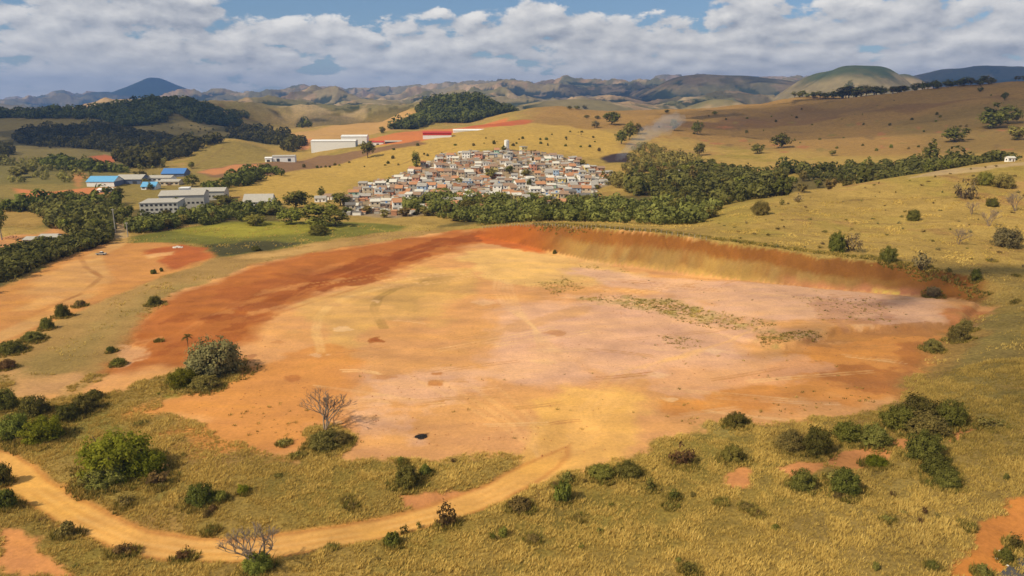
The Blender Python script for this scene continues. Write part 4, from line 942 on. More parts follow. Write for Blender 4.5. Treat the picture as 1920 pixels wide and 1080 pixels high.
# woods far off that read as masses
def wood(name, label, polys, n, h, mat, cards=34, leaf=.20, edge=22):
    P_, F_, V_ = [], [], []; k0 = 0
    ar = []
    for poly in polys:
        a = 0.5*abs(sum(poly[i][0]*poly[(i+1) % len(poly)][1]-poly[(i+1) % len(poly)][0]*poly[i][1] for i in range(len(poly)))); ar.append(a)
    for poly, a in zip(polys, ar):
        m_ = int(n*a/sum(ar)*2.2)
        xs = np.array([p[0] for p in poly]); ys = np.array([p[1] for p in poly])
        X = rng.uniform(xs.min()-20, xs.max()+20, m_*3); Y = rng.uniform(ys.min()-20, ys.max()+20, m_*3)
        ok = (fbm(X, Y, 70, 3, 5) > -.42) | (edge > 10)
        ok &= poly_sd(X, Y, poly)+fbm(X, Y, 120 if edge > 10 else 30, 4, 3)*edge > 0
        X, Y = X[ok][:int(n*a/sum(ar))+1], Y[ok][:int(n*a/sum(ar))+1]
        zt = ground(X, Y); hh = h*np.exp(rng.normal(size=len(X))*.26); tone = rng.random(len(X))
        idx = np.repeat(np.arange(len(X)), cards); d = unit(rng.normal(size=(len(idx), 3)))
        cen = np.stack([X[idx]+d[:, 0]*hh[idx]*.42, Y[idx]+d[:, 1]*hh[idx]*.42, zt[idx]+hh[idx]*(.52+.42*d[:, 2])], -1)
        nr = unit(d+np.array([0, 0, .3])+rng.normal(size=d.shape)*.4)
        p, f_, v_ = leaf_cards(cen, nr, hh[idx]*leaf, np.clip(tone[idx]*.7+rng.random(len(idx))*.3, 0, 1))
        P_.append(p); F_.append(f_+k0); V_.append(v_); k0 += len(p)
    return tag(mesh_np(name, np.concatenate(P_), np.concatenate(F_), mat, attr=np.concatenate(V_)), label, 'forest', None, 'stuff')
wood('forest', 'dark wood covering the hill under the blue peak', [wp((-100, 1740), (100, 1790), (180, 1830), (235, 1900), (290, 1990), (350, 2060), (400, 2040), (440, 1800), (380, 1760), (330, 1820), (300, 1700), (230, 1600), (190, 1690), (100, 1700), (-100, 1690))], 2300, 13, F_WOOD, cards=52, leaf=.15)
wood('forest', 'dark wood on the lower flank of the hill', [hits([(45, 250), (80, 240), (150, 245), (190, 238), (260, 250), (330, 262), (370, 270), (330, 300), (300, 318), (230, 318), (240, 300), (260, 290), (160, 280), (60, 275)]),
     hits([(400, 270), (440, 245), (480, 245), (540, 258), (565, 275), (560, 287), (530, 285), (470, 262)]), hits([(0, 280), (20, 285), (10, 305), (-60, 300)])], 2200, 12, F_WOOD, cards=52, leaf=.15)
wood('forest', 'dark wood covering the knoll above the red earthworks', [wp((732, 1560), (760, 1640), (790, 1800), (820, 1930), (860, 2010), (930, 2010), (960, 1930), (955, 1760), (900, 1700), (820, 1640), (770, 1560))], 1700, 13, F_WOOD, cards=52, leaf=.15)
wood('forest', 'scattered trees over the pale knoll beyond the wooded hill', [hits([(415, 215), (450, 205), (470, 215), (440, 235), (420, 232)]), hits([(540, 222), (580, 228), (575, 240), (540, 235)])], 160, 12, F_DARK)
wood('woodland', 'dense olive green mass of the belt between village and cut', [B1], 820, 6.4, F_WOOD_PALE, cards=70, leaf=.13, edge=5)
wood('woodland', 'dense green mass of the long belt behind the yellow hill', [B2], 1050, 7.8, F_WOOD, cards=60, leaf=.14, edge=6)
wood('woodland', 'dark mass of the wood bordering the bare lot', [B3], 620, 4.6, F_WOOD, cards=60, leaf=.14, edge=4)
wood('woodland', 'dark mass of the wood beside the dirt road gate', [B4], 330, 6.5, F_WOOD_PALE, cards=60, leaf=.14, edge=5)
wood('woodland', 'dark mass of trees behind the marsh', [B5], 330, 5.5, F_WOOD, cards=60, leaf=.14, edge=4)
wood('woodland', 'low scrub below the red terrace and the copse', [hits([(-20, 384), (60, 382), (160, 380), (230, 382), (230, 390), (130, 396), (0, 398)]), hits([(380, 354), (430, 337), (500, 322), (522, 330), (450, 352), (400, 364)]), hits([(70, 314), (100, 304), (230, 314), (240, 324), (130, 322)])], 420, 8, F_DARK, cards=44, leaf=.17, edge=8)
wood('woodland', 'bushy scrub round the big dark tree beyond the marsh', [hits([(525, 428), (540, 405), (580, 395), (640, 398), (645, 425), (600, 436)])], 110, 5.5, F_MID, cards=70, leaf=.13, edge=4)
wood('woodland', 'scrub at the end of the village round the burnt patch', [hits([(1130, 345), (1150, 322), (1180, 306), (1230, 312), (1250, 330), (1240, 352), (1170, 362)]), hits([(1182, 300), (1190, 275), (1215, 268), (1260, 290), (1320, 300), (1300, 322), (1220, 322)])], 420, 6.0, F_OLIVE, cards=50, leaf=.15, edge=6)
hs = hits([(1330, 425), (1420, 392), (1520, 368), (1720, 332), (1920, 306), (1930, 530), (1840, 525), (1700, 500), (1560, 470), (1400, 460)])
for X, Y in scatter(hs, 7, 95):
    q = random.random()
    plant('thin', random.choice(('olive', 'grey', 'grey', 'brown', 'dark')), X, Y, random.uniform(1.2, 3.6), random.uniform(.7, 2.0), 'small sparse shrub scattered over the yellow hill above the cut', group='thin shrubs on the yellow hill')
for i in range(75):
    px, py = random.choice(((random.uniform(20, 560), random.uniform(720, 1000)), (random.uniform(560, 1900), random.uniform(880, 1075)), (random.uniform(1450, 1910), random.uniform(560, 1000)), (random.uniform(0, 400), random.uniform(880, 1075))))
    X, Y, z = hit(px, py)
    if sample_grid(grs, np.array([X]), np.array([Y]))[0] < .6: continue
    plant(random.choice(('thin', 'thin', 'shrub')), random.choice(('olive', 'brown', 'olive', 'mid')), X, Y, random.uniform(1.0, 2.8), random.uniform(.6, 1.7), 'small olive scrub plant standing in the long dry grass', name='scrub_plant', group='scrub in the dry grass', cat='shrub')
wood('woodland', 'scattered bushes over the pastures by the red earth terrace', [hits([(-20, 300), (60, 300), (240, 325), (160, 345), (60, 345), (-20, 350)]), hits([(240, 300), (330, 300), (350, 318), (250, 322)]), hits([(-20, 385), (60, 385), (70, 400), (0, 410)])], 170, 5.5, F_OLIVE, cards=44, leaf=.17, edge=25)
for nm, n, pl in (('small dark bush along the brown embankment below the white factory', 16, [(470, 330), (560, 314), (690, 287), (790, 268), (795, 273), (690, 294), (560, 322), (480, 338)]), ('small dark bush dotted over the shaded brown hill', 45, [(1220, 225), (1500, 200), (1880, 175), (1900, 270), (1700, 285), (1450, 275), (1250, 258)]), ('small dark bush dotted over the golden hill behind the village', 38, [(560, 350), (700, 305), (900, 262), (1120, 242), (1140, 285), (1000, 278), (830, 288), (700, 335)]),
                  ('small dark bush dotted over the shaded pastures under the wooded hill', 40, [(20, 225), (160, 222), (300, 232), (400, 225), (430, 262), (340, 250), (200, 236), (60, 245)])):
    w_ = hits(pl)
    for X, Y in scatter(w_, 5, n):
        q = random.uniform(2.0, 5.5)
        plant('shrub', random.choice(('dark', 'dark', 'olive', 'mid')), X, Y, q, q*random.uniform(.6, 1.1), nm, name='hill_bush', group=nm.replace('small dark bush', 'bushes'), cat='shrub')
def clods(name, label, X, Y, sz, mat):
    n = len(X); Zt = ground(X, Y); base_ = np.array([(1, 0, 0), (0, 1, 0), (-1, 0, 0), (0, -1, 0), (0, 0, .7), (0, 0, -.5)], float); tri = np.array([(0, 1, 4), (1, 2, 4), (2, 3, 4), (3, 0, 4), (1, 0, 5), (2, 1, 5), (3, 2, 5), (0, 3, 5)])
    p = base_[None]*sz[:, None, None]*rng.uniform(.6, 1.4, (n, 6, 1)); a = rng.uniform(0, 6.28, n); ca, sa = np.cos(a)[:, None], np.sin(a)[:, None]
    p = np.stack([p[..., 0]*ca-p[..., 1]*sa+X[:, None], p[..., 0]*sa+p[..., 1]*ca+Y[:, None], p[..., 2]+Zt[:, None]+.03], -1).reshape(-1, 3)
    f_ = (tri[None]+6*np.arange(n)[:, None, None]).reshape(-1, 3)
    return tag(mesh_np(name, p, f_, mat), label, 'stones', None, 'stuff')
w_ = hits([(300, 765), (460, 690), (520, 590), (800, 490), (1000, 470), (1700, 565), (1800, 600), (1690, 740), (1400, 795), (1150, 850), (700, 860)])
xs = [p[0] for p in w_]; ys = [p[1] for p in w_]; X = rng.uniform(min(xs), max(xs), 9000); Y = rng.uniform(min(ys), max(ys), 9000)
ok = (poly_sd(X, Y, w_) > 0) & (fbm(X, Y, 22, 4, 4)+.5*rng.normal(size=9000) > .25)
clods('stones', 'small stones and earth clods strewn over the bare ground', X[ok], Y[ok], .10+.16*rng.random(int(ok.sum()))**2, plain('red_clay', (.44, .19, .07), var=.6, scale=.3))
# ------------------------------------------------------------------ the hillside village
WALLS = [('white', plain('white_plaster', (.82, .79, .73)), 14), ('cream', plain('cream_plaster', (.66, .54, .37)), 7), ('raw brick', plain('raw_brick', (.46, .23, .13), var=.5, scale=1.5), 8),
         ('grey concrete', plain('grey_render', (.40, .37, .32)), 7), ('salmon', plain('salmon_plaster', (.62, .28, .18)), 3), ('pale blue', plain('blue_plaster', (.36, .47, .62)), 2), ('pale yellow', plain('yellow_plaster', (.70, .55, .22)), 2), ('mint', plain('mint_plaster', (.40, .58, .42)), 1), ('beige', plain('beige_plaster', (.55, .44, .32)), 6)]
ROOFS = [('orange tile', plain('orange_tiles', (.45, .22, .11), var=.5, scale=1.2), 5), ('brown tile', plain('weathered_tiles', (.30, .195, .13), var=.5, scale=1.2), 5), ('grey sheet', plain('fibre_cement', (.36, .33, .29), var=.4), 8), ('pale sheet', plain('pale_sheet', (.62, .58, .50), var=.3), 7), ('dark sheet', plain('dark_sheet', (.16, .145, .13), var=.4), 2)]
PANE = plain('dark_opening', (.045, .04, .038), .4, spec=.4); DOORM = plain('door_wood', (.16, .10, .065)); TANK = plain('blue_plastic', (.10, .22, .48), .5)
WHITE = plain('white_metal', (.80, .79, .76), .5); BLUE = plain('blue_metal', (.075, .20, .48), .5); SKYBLUE = plain('light_blue_metal', (.14, .38, .62), .5); REDM = plain('red_metal', (.50, .045, .03), .5)
GREYROOF = plain('grey_roof', (.42, .39, .34), var=.35); GREENISH = plain('greenish_cladding', (.40, .46, .44)); SLATE = plain('slate_blue', (.15, .18, .26)); CONC = plain('concrete', (.52, .49, .43), var=.3)  # GREENISH: greenish grey sheets for a side wall
DARKM = plain('dark_steel', (.06, .06, .065), .5); POLE = plain('weathered_pole', (.38, .35, .31))
def pick(L): return random.choices(L, [a[2] for a in L])[0]
def house(X, Y, rz, w, d, st, wall, roof, style, label, group, tank=False, name='house', z=None):
    z = float(ground(X, Y)) if z is None else z
    r = thing(name, label, 'house', (X, Y, z), rz, group)
    h = 3.0*st+.1; m = MB()
    if style == 'gable':
        rise = d*.24
        m.prism([(-d/2, -4), (d/2, -4), (d/2, h), (0, h+rise), (-d/2, h)], -w/2, w/2)
        q = MB(); o_ = .45; k = rise/(d/2)
        q.prism([(-d/2-o_, h-o_*k+.03), (0, h+rise+.03), (d/2+o_, h-o_*k+.03), (d/2+o_, h-o_*k+.21), (0, h+rise+.21), (-d/2-o_, h-o_*k+.21)], -w/2-.4, w/2+.4)
    elif style == 'shed':
        m.prism([(-d/2, -4), (d/2, -4), (d/2, h+.9), (-d/2, h)], -w/2, w/2); q = MB()
        q.prism([(-d/2-.5, h-.05), (d/2+.4, h+.98), (d/2+.4, h+1.12), (-d/2-.5, h+.1)], -w/2-.35, w/2+.35)
    else:
        m.box(-w/2, w/2, -d/2, d/2, -4, h); q = MB(); q.box(-w/2-.25, w/2+.25, -d/2-.35, d/2+.25, h+.003, h+.22)
        for a in ((-w/2-.2, w/2+.2, -d/2-.3, -d/2-.12), (-w/2-.2, w/2+.2, d/2+.05, d/2+.2)): q.box(*a, h+.223, h+.75)
    m.build('wall', wall, r); q.build('roof', roof, r)
    n = 2 if w < 9 else 3
    for s in range(st):
        for i in range(n):
            xw = -w/2+w*(i+.5)/n
            if s == 0 and i == n//2:
                MB().box(xw-.5, xw+.5, -d/2-.05, -d/2+.02, 0, 2.15).build('door', DOORM, r); continue
            MB().box(xw-.65, xw+.65, -d/2-.05, -d/2+.02, 3*s+1.0, 3*s+2.25).build('window', PANE, r)
        MB().box(-w/2-.05, -w/2+.02, -.7, .6, 3*s+1.0, 3*s+2.2).build('window', PANE, r)
    if tank:
        zt = h+(.76 if style == 'flat' else d*.24+.15 if style == 'gable' else 1.1)
        if style == 'flat': MB().cyl(w*.25, d*.2, h+.22, h+1.5, .75, .85).build('water_tank', TANK, r)
    return r
hx = []
xs = [p[0] for p in VW]; ys = [p[1] for p in VW]
yy = min(ys)+4; row = 0
while yy < max(ys):
    xx = min(xs)-10+random.uniform(0, 6); lane = fbm(np.array([0.]), np.array([yy]), 60, 2, 1)[0]*8
    while xx < max(xs)+10:
        w = random.uniform(5.2, 9.6)
        q = (xx+w/2, yy+4.5*math.sin(xx*.03+lane)+random.uniform(-2.2, 2.2))
        if in_poly(q[0], q[1], VW) and random.random() < .97: hx.append((q[0], q[1], w, row))
        xx += w+random.choice((.6, .9, 1.2, 1.6, 3.5))
    yy += random.choice((10.4, 11, 11.8, 13)); row += 1
print('HOUSES', len(hx)); random.shuffle(hx); hx = sorted(hx[:286], key=lambda a: a[1])
HX = []; taken = {}
ymin, ymax = min(ys), max(ys)
SPECIAL = []
def zone(X, Y):
    px = 960+X/Y*F*cP; t = (Y-ymin)/(ymax-ymin)
    a = 'on the village crest' if t > .8 else 'high in the village' if t > .6 else 'halfway up the village' if t > .38 else 'low in the village' if t > .17 else 'along the tree belt at the village foot'
    b_ = 'by the dark round corner tree' if px < 720 else 'below the white factory' if px < 800 else 'under the pasture edge' if px < 870 else 'below the water tower' if px < 985 else 'past the water tower' if px < 1060 else 'towards the burnt patch'
    return a+' '+b_
ORD = ['', 'second ', 'third ', 'fourth ', 'fifth ', 'sixth ', 'seventh ', 'eighth ']
for X, Y, w, row in hx:
    wl = pick(WALLS); rf = pick(ROOFS); st = 2 if random.random() < .34 else 1
    style = 'flat' if random.random() < .2 else ('gable' if rf[0] in ('orange tile', 'brown tile') or random.random() < .3 else 'shed')
    if style == 'flat': rf = ('flat concrete', CONC)
    base_l = '%s %s%s house, %s' % (wl[0], 'two-storey ' if st == 2 else '', rf[0]+' roofed' if style != 'flat' else 'flat-roofed', zone(X, Y))
    k = taken.get(base_l, 0); taken[base_l] = k+1
    lab = (ORD[min(k, 7)]+base_l) if k else base_l
    lab = lab.replace(' house, ', ' house ')
    while len(lab.split()) > 15: lab = lab.replace('along the tree belt at the village foot', 'by the tree belt').replace('the dark round corner tree', 'the corner tree').replace('halfway up the village', 'halfway up'); break
    house(X, Y, random.choice((0, 0, .12, -.15, .2))+random.uniform(-.1, .1)+lane*.01, w, random.uniform(6.8, 9.4), st, wl[1], rf[1], style, lab, 'village houses', tank=random.random() < .5)
# lean-tos, yard walls and sheds crowded between the houses: too many to count
iv, if_, im = [], [], []; mats_ = [w_[1] for w_ in WALLS[:4]]+[WALLS[8][1]]+[r_[1] for r_ in ROOFS]; inf = MB()
for i in range(1000):
    X, Y = random.uniform(min(xs), max(xs)), random.uniform(min(ys), max(ys))
    if not in_poly(X, Y, VW): continue
    z = float(ground(X, Y)); w, d, h = random.uniform(1.5, 6), random.uniform(1.5, 5), random.uniform(1.6, 3.4); n0 = len(inf.f)
    inf.box(X-w/2, X+w/2, Y-d/2, Y+d/2, z-2, z+h); inf.prism([(Y-d/2-.2, z+h-.1), (Y+d/2+.2, z+h+.35), (Y+d/2+.2, z+h+.47), (Y-d/2-.2, z+h+.02)], X-w/2-.2, X+w/2+.2)
    a_ = random.randrange(5); b2 = 5+random.randrange(5); im += [a_]*6+[b2]*(len(inf.f)-n0-6)
o = inf.build('outbuildings', None); [o.data.materials.append(m_) for m_ in mats_]; o.data.polygons.foreach_set('material_index', np.array(im, np.int32))
tag(o, 'jumble of lean-tos and yard sheds crowded between the village houses', 'sheds', None, 'stuff')
for i in range(60):
    X, Y = random.uniform(min(xs), max(xs)), random.uniform(min(ys), max(ys))
    if in_poly(X, Y, VW): plant('shrub', random.choice(('olive', 'mid', 'dark')), X, Y-3, random.uniform(3, 5.5), random.uniform(2.5, 5), 'green garden bush squeezed between the village houses', name='garden_bush', group='garden bushes in the village')
# trees between the houses
VT = [('dark', 732, 350, 20, 17), ('dark', 955, 326, 18, 17), ('dark', 814, 385, 18, 18), ('dark', 832, 380, 15, 15), ('olive', 920, 335, 28, 22), ('mid', 985, 332, 22, 18), ('dark', 992, 353, 12, 20), ('dark', 878, 378, 18, 18),
      ('olive', 690, 400, 24, 16), ('olive', 760, 405, 34, 18), ('mid', 720, 408, 24, 16), ('olive', 800, 404, 30, 18), ('dark', 650, 400, 22, 14), ('olive', 1010, 376, 26, 20), ('olive', 980, 386, 24, 20), ('mid', 1090, 312, 14, 14), ('olive', 1000, 290, 14, 10), ('dark', 945, 284, 12, 12), ('dark', 930, 286, 12, 8), ('olive', 860, 345, 18, 14), ('olive', 1048, 372, 20, 16), ('mid', 1075, 340, 14, 10), ('olive', 780, 380, 16, 12), ('dark', 918, 380, 14, 16), ('olive', 1060, 320, 14, 10)]
for i, (sh, px, py, w, h) in enumerate(VT):
    X, Y, z = hit(px, py)
    plant_px('tree', sh, px, py, w, h, '%s%s tree among houses %s' % (ORD[sum(1 for a in VT[:i] if a[0] == sh and zone(*hit(a[1], a[2])[:2]) == zone(X, Y))], sh, zone(X, Y).replace('along the tree belt at the village foot', 'by the tree belt')), group='trees between the houses')

# ------------------------------------------------------------------ single buildings
def px_len(n, Y): return n/F/cP*Y*.98
def hall(px, py, wpx, hpx, depth, rz, label, wallm, roofm, name='warehouse', cat='warehouse', style='gable', rise=.12, band=None, doors=1, bays=0, rows=1, dz=0, winh=1.4, side=None):
    """a long building whose nearer long side starts at column px on the ground row py"""
    X0, Y, z = hit(px, py); w = px_len(wpx, Y); h = px_len(hpx, Y); z += dz
    r = thing(name, label, cat, (X0+w/2*math.cos(rz), Y+w/2*math.sin(rz)+.0, z), rz); d = depth; m = MB()
    if style == 'gable':
        ri = d*rise
        m.prism([(0, -6), (d, -6), (d, h), (d/2, h+ri), (0, h)], -w/2, w/2)
        q = MB(); k = ri/(d/2); q.prism([(-.6, h-.6*k+.04), (d/2, h+ri+.04), (d+.6, h-.6*k+.04), (d+.6, h-.6*k+.34), (d/2, h+ri+.34), (-.6, h-.6*k+.34)], -w/2-.5, w/2+.5)
    else:
        m.box(-w/2, w/2, 0, d, -6, h); q = MB(); q.box(-w/2-.3, w/2+.3, -.4, d+.3, h+.004, h+.5)
    m.build('wall', wallm, r); q.build('roof', roofm, r)
    if band: MB().box(-w/2-.06, w/2+.06, -.10, -.01, h*.62, h-.15).build('fascia', band, r)
    if side: MB().box(w/2+.004, w/2+.12, .2, d-.2, -5, h*.98).build('side_cladding', side, r)
    for i in range(doors):
        xd = -w/2+w*(i+.5)/max(doors, 1); MB().box(xd-2, xd+2, -.09, -.008, 0, min(4.2, h*.6)).build('door', DARKM if not bays else DOORM, r)
    for s in range(rows if bays else 0):
        for i in range(bays):
            xb = -w/2+w*(i+.5)/bays; zb = h*(s+.35)/rows
            MB().box(xb-w/bays*.27, xb+w/bays*.27, -.09, -.008, zb, zb+min(winh, h/rows*.45)).build('window', PANE, r)
    return r
hall(584, 287, 80, 21, 34, .10, 'large white factory hall with pale flat roof on the brown embankment', WHITE, WHITE, rise=.05, doors=0, side=GREENISH)
hall(640, 272, 46, 15, 40, .10, 'white rear hall rising behind the large white factory', WHITE, WHITE, rise=.05, doors=1)
hall(511, 303, 40, 9, 16, .16, 'long low white warehouse at the dark end of the embankment', WHITE, GREYROOF, rise=.08, doors=2)
hall(497, 304, 12, 7, 10, .1, 'small white shed next to the long low warehouse', WHITE, WHITE, name='shed', cat='shed', doors=1)
hall(793, 261, 52, 11, 26, .10, 'white warehouse with a red fascia and roof on the red earthworks', WHITE, REDM, rise=.06, doors=0, band=REDM)
hall(850, 249, 60, 4, 16, .10, 'very long low white shed beyond the red roofed warehouse', WHITE, WHITE, name='shed', cat='shed', doors=1)
hall(698, 273, 20, 6, 14, .06, 'small white building with reddish roof beside the factory', WHITE, REDM, rise=.1, doors=1)
hall(722, 270, 30, 4, 12, .12, 'low dark open shed on the embankment beside the small red roofed building', DARKM, GREYROOF, name='shed', cat='shed', doors=0)
hall(163, 350, 50, 9, 20, .03, 'white warehouse with sky blue sloping roof beside the red terrace', WHITE, SKYBLUE, rise=.22, doors=0, side=SLATE)
hall(216, 345, 46, 8, 26, .12, 'slate blue long hall with pale roof adjoining the sky blue roofed warehouse', SLATE, GREYROOF, rise=.14, doors=2)
hall(303, 332, 40, 6, 22, .10, 'hall under a deep blue roof at the uphill end of the sheds', SLATE, BLUE, rise=.22, doors=1)
hall(277, 341, 42, 7, 16, .08, 'white low building below the deep blue roof', WHITE, GREYROOF, name='building', cat='building', doors=0, bays=5)
hall(300, 348, 34, 7, 14, .08, 'cream low building with dark openings below the white one', WALLS[1][1], GREYROOF, name='building', cat='building', doors=1, bays=4)
hall(265, 356, 26, 6, 12, .06, 'small light blue roofed building among trees', WHITE, SKYBLUE, rise=.3, name='building', cat='building', doors=1, bays=3)
hall(183, 361, 18, 5, 8, .0, 'small white hut in the corner of the red earth terrace', WHITE, WHITE, name='hut', cat='hut', doors=1)
hall(201, 359, 15, 4, 7, .05, 'second smaller white hut on the red earth terrace', WHITE, WHITE, name='hut', cat='hut', doors=1)
b1 = hall(264, 407, 66, 25, 26, .22, 'pale three-storey block with rows of dark windows behind the marsh', plain('stained_render', (.56, .53, .46), var=.5), GREYROOF, name='building', cat='building', style='flat', doors=0, bays=8, rows=3, winh=1.9)
hall(300, 392, 78, 24, 26, .24, 'long pale wing with grey roof joined behind the three-storey block', CONC, GREYROOF, name='building', cat='building', rise=.10, doors=0, bays=10, rows=1)
hall(338, 380, 17, 26, 9, .2, 'small white stair tower standing above the long grey roof', WHITE, WHITE, name='tower', cat='tower', style='flat', doors=0, bays=1)
hall(356, 376, 62, 16, 18, .16, 'low grey roofed hall behind the stair tower', CONC, GREYROOF, name='building', cat='building', rise=.12, doors=0, bays=8)
hall(456, 388, 52, 9, 16, .10, 'white house with wide grey hipped roof beyond the marsh', WHITE, GREYROOF, name='house', cat='house', rise=.32, doors=1, bays=5)
house(*hit(602, 378)[:2], .05, 9, 7, 1, WALLS[0][1], ROOFS[2][1], 'gable', 'small white house apart from the village beside the very dark tree', None)
house(*hit(617, 374)[:2], -.1, 7, 7, 1, WALLS[0][1], ROOFS[1][1], 'gable', 'smaller white house with brown tiles just uphill of another apart from the village', None)
house(*hit(1262, 325)[:2], .1, 12, 7, 1, WALLS[0][1], ROOFS[3][1], 'shed', 'pale shed with sheet roof alone among the belt trees', None, name='shed')
house(*hit(1893, 303)[:2], .1, 6, 4, 1, WALLS[0][1], ROOFS[3][1], 'gable', 'small white house on the brow at the end of the yellow hill', None)
house(*hit(1103, 372)[:2], .05, 15, 9, 1, WALLS[3][1], ROOFS[4][1], 'shed', 'open grey shed with dark sheet roof at the village foot', None, name='shed')
for k, (px, py, w) in enumerate(((44, 455, 26), (72, 450, 30), (98, 453, 16))):
    hall(px, py, w, 5, 9, .08, ['low grey roofed shed nearest the picture edge in the rubble yard', 'longest low grey shed in the middle of the rubble yard', 'short pale shed by the orange scar of the rubble yard'][k], CONC, GREYROOF, name='shed', cat='shed', doors=1)
# water tower
X, Y, z = hit(950, 283); z += 2.5; wt = thing('water_tower', 'white cylindrical water tower on top of the village', 'water tower', (X, Y, z)); sc_ = px_len(1, Y)
MB().cyl(0, 0, -6, 1.0, 4.6*sc_*1.1, n=20).build('base', CONC, wt); MB().cyl(0, 0, 1.0, 15.5*sc_, 4.4*sc_, n=24).build('tank', WALLS[0][1], wt)
MB().cyl(0, 0, 15.5*sc_+.01, 16.3*sc_, 4.6*sc_, 1.0*sc_, n=24).build('cap', WHITE, wt)
lb = MB()
for sx in (-.25, .25): lb.box(sx-.03, sx+.03, -4.4*sc_-.2, -4.4*sc_-.12, 1, 13.4*sc_)
for i in range(24): lb.box(-.25, .25, -4.4*sc_-.18, -4.4*sc_-.14, 1.3+i*.38, 1.36+i*.38)
lb.build('ladder', DARKM, wt)

# ------------------------------------------------------------------ car, posts, fence, rubble
def pickup(px, py, rz, label):
    X, Y, z = hit(px, py); r = thing('pickup_truck', label, 'pickup truck', (X, Y, z), rz)
    body = MB().prism([(-.85, .45), (.85, .45), (.88, .75), (.82, 1.02), (-.82, 1.02), (-.88, .75)], -2.55, 2.55).build('body', GREYROOF, r)
    MB().add([(-.6, -.8, 1.02), (1.25, -.8, 1.02), (1.25, .8, 1.02), (-.6, .8, 1.02), (-.35, -.65, 1.7), (.75, -.65, 1.7), (.75, .65, 1.7), (-.35, .65, 1.7)],
             [(3, 2, 1, 0), (4, 5, 6, 7), (0, 1, 5, 4), (1, 2, 6, 5), (2, 3, 7, 6), (3, 0, 4, 7)]).build('cabin', DARKM, r)
    MB().box(-.4, .8, -.68, .68, 1.7, 1.76).build('roof', WHITE, r)
    MB().box(-2.45, -.7, -.72, .72, 1.0, 1.04).build('bed', DARKM, r)
    for sx in (-1.6, 1.6):
        for sy in (-.8, .8):
            w_ = MB().cyl(0, 0, -.12, .12, .38, n=16).build('wheel', DARKM, r, (sx, sy, .38)); w_.rotation_euler = (math.pi/2, 0, 0)
    for sy in (-.6, .6): MB().box(2.54, 2.58, sy-.18, sy+.18, .68, .84).build('headlight', PANE, r)
    return r
pickup(190, 478, .1, 'white pickup truck with dark cabin parked on the orange lot')
for px, py, h, lab in ((217, 437, 46, 'tall pale utility pole beside the dirt road gate'), (240, 444, 28, 'short dark weathered post on the far side of the dirt road')):
    X, Y, z = hit(px, py); hh = px_len(h, Y); r = thing('utility_pole', lab, 'pole', (X, Y, z))
    MB().cyl(0, 0, -1, hh, .32, .22, n=10).build('pole', POLE, r); MB().box(-.9, .9, -.08, .08, hh-.9, hh-.72).build('crossarm', POLE, r)
    for sx in (-.75, .75): MB().cyl(sx, 0, hh-.72, hh-.45, .08, n=8).build('insulator', WHITE, r)
# fence on the rim: posts and three wires
line = [at for at in hits([(905, 428), (960, 424), (1020, 424), (1100, 428), (1180, 433), (1260, 441), (1335, 452)])]
fr = thing('wire_fence', 'wire fence on pale wooden posts along the rim of the cut', 'fence', (line[0][0], line[0][1], float(ground(*line[0]))))
tot = []
for (xa, ya), (xb, yb) in zip(line[:-1], line[1:]):
    n = max(2, int(math.hypot(xb-xa, yb-ya)/2.6))
    for i in range(n): tot.append((xa+(xb-xa)*i/n, ya+(yb-ya)*i/n))
tot = tot[:96]; fp = []
post = data_of(MB().cyl(0, 0, -.4, 1.7, .11, .09, n=7).build('post', POLE))
for X, Y in tot:
    z = float(ground(X, Y)); o = link('post', post, fr); o.location = (X-fr.location.x, Y-fr.location.y, z-fr.location.z); fp.append(o.location.copy())
wm_ = MB()
for hz in (.5, 1.0, 1.45): wm_.tube([p+Vector((0, -.12, hz)) for p in fp], [.02]*len(fp), 3)
wm_.build('wire', DARKM, fr)
def heap(px, py, wpx, h, mat, label, name, cat, n=26, sz=.5):
    X, Y, z = hit(px, py); w = px_len(wpx, Y)/2; m = MB()
    for i in range(n):
        a, q = random.uniform(0, 6.28), random.random()**.6; s = sz*random.uniform(.4, 1.2)
        c = Vector((math.cos(a)*q*w, math.sin(a)*q*w*.8, h*(1-q)*.8+s*.1)); ax = [Vector(unit(rng.normal(size=(1, 3)))[0]) for _ in range(6)]
        pts = [c+v*s*Vector((1, 1, .6)).length*.55 for v in ax]
        m.add([c+Vector(v)*s for v in ((-1, -.8, -.4), (1, -.7, -.4), (.8, .9, -.4), (-.9, .8, -.4), (-.5, -.4, .45), (.6, -.5, .35), (.4, .5, .5), (-.5, .4, .3))], [(3, 2, 1, 0), (4, 5, 6, 7), (0, 1, 5, 4), (1, 2, 6, 5), (2, 3, 7, 6), (3, 0, 4, 7)])
    o = m.build(name, mat, None, (X, Y, z)); tag(o, label, cat); return o
heap(333, 464, 20, .8, plain('white_rubble', (.62, .57, .50)), 'long low heap of whitish rubble on the red edge of the lot', 'rubble_heap', 'rubble heap', 40, .6)
heap(790, 819, 22, .35, plain('charred_ash', (.018, .016, .015)), 'black charred ash heap alone on the pale bare ground', 'ash_heap', 'ash heap', 60, .38)
heap(62, 462, 34, .8, plain('grey_rubble', (.45, .42, .38)), 'heap of pale rubble in front of the low grey sheds', 'rubble_heap', 'rubble heap', 40, .7)
heap(20, 446, 26, 1.2, plain('orange_spoil', (.45, .22, .10)), 'heap of orange spoil at the picture edge of the rubble yard', 'spoil_heap', 'spoil heap', 40, .8)
heap(703, 637, 20, .35, plain('red_clods', (.36, .12, .035)), 'low heap of dark red clods on the bare ground', 'clod_heap', 'clod heap', 40, .4)
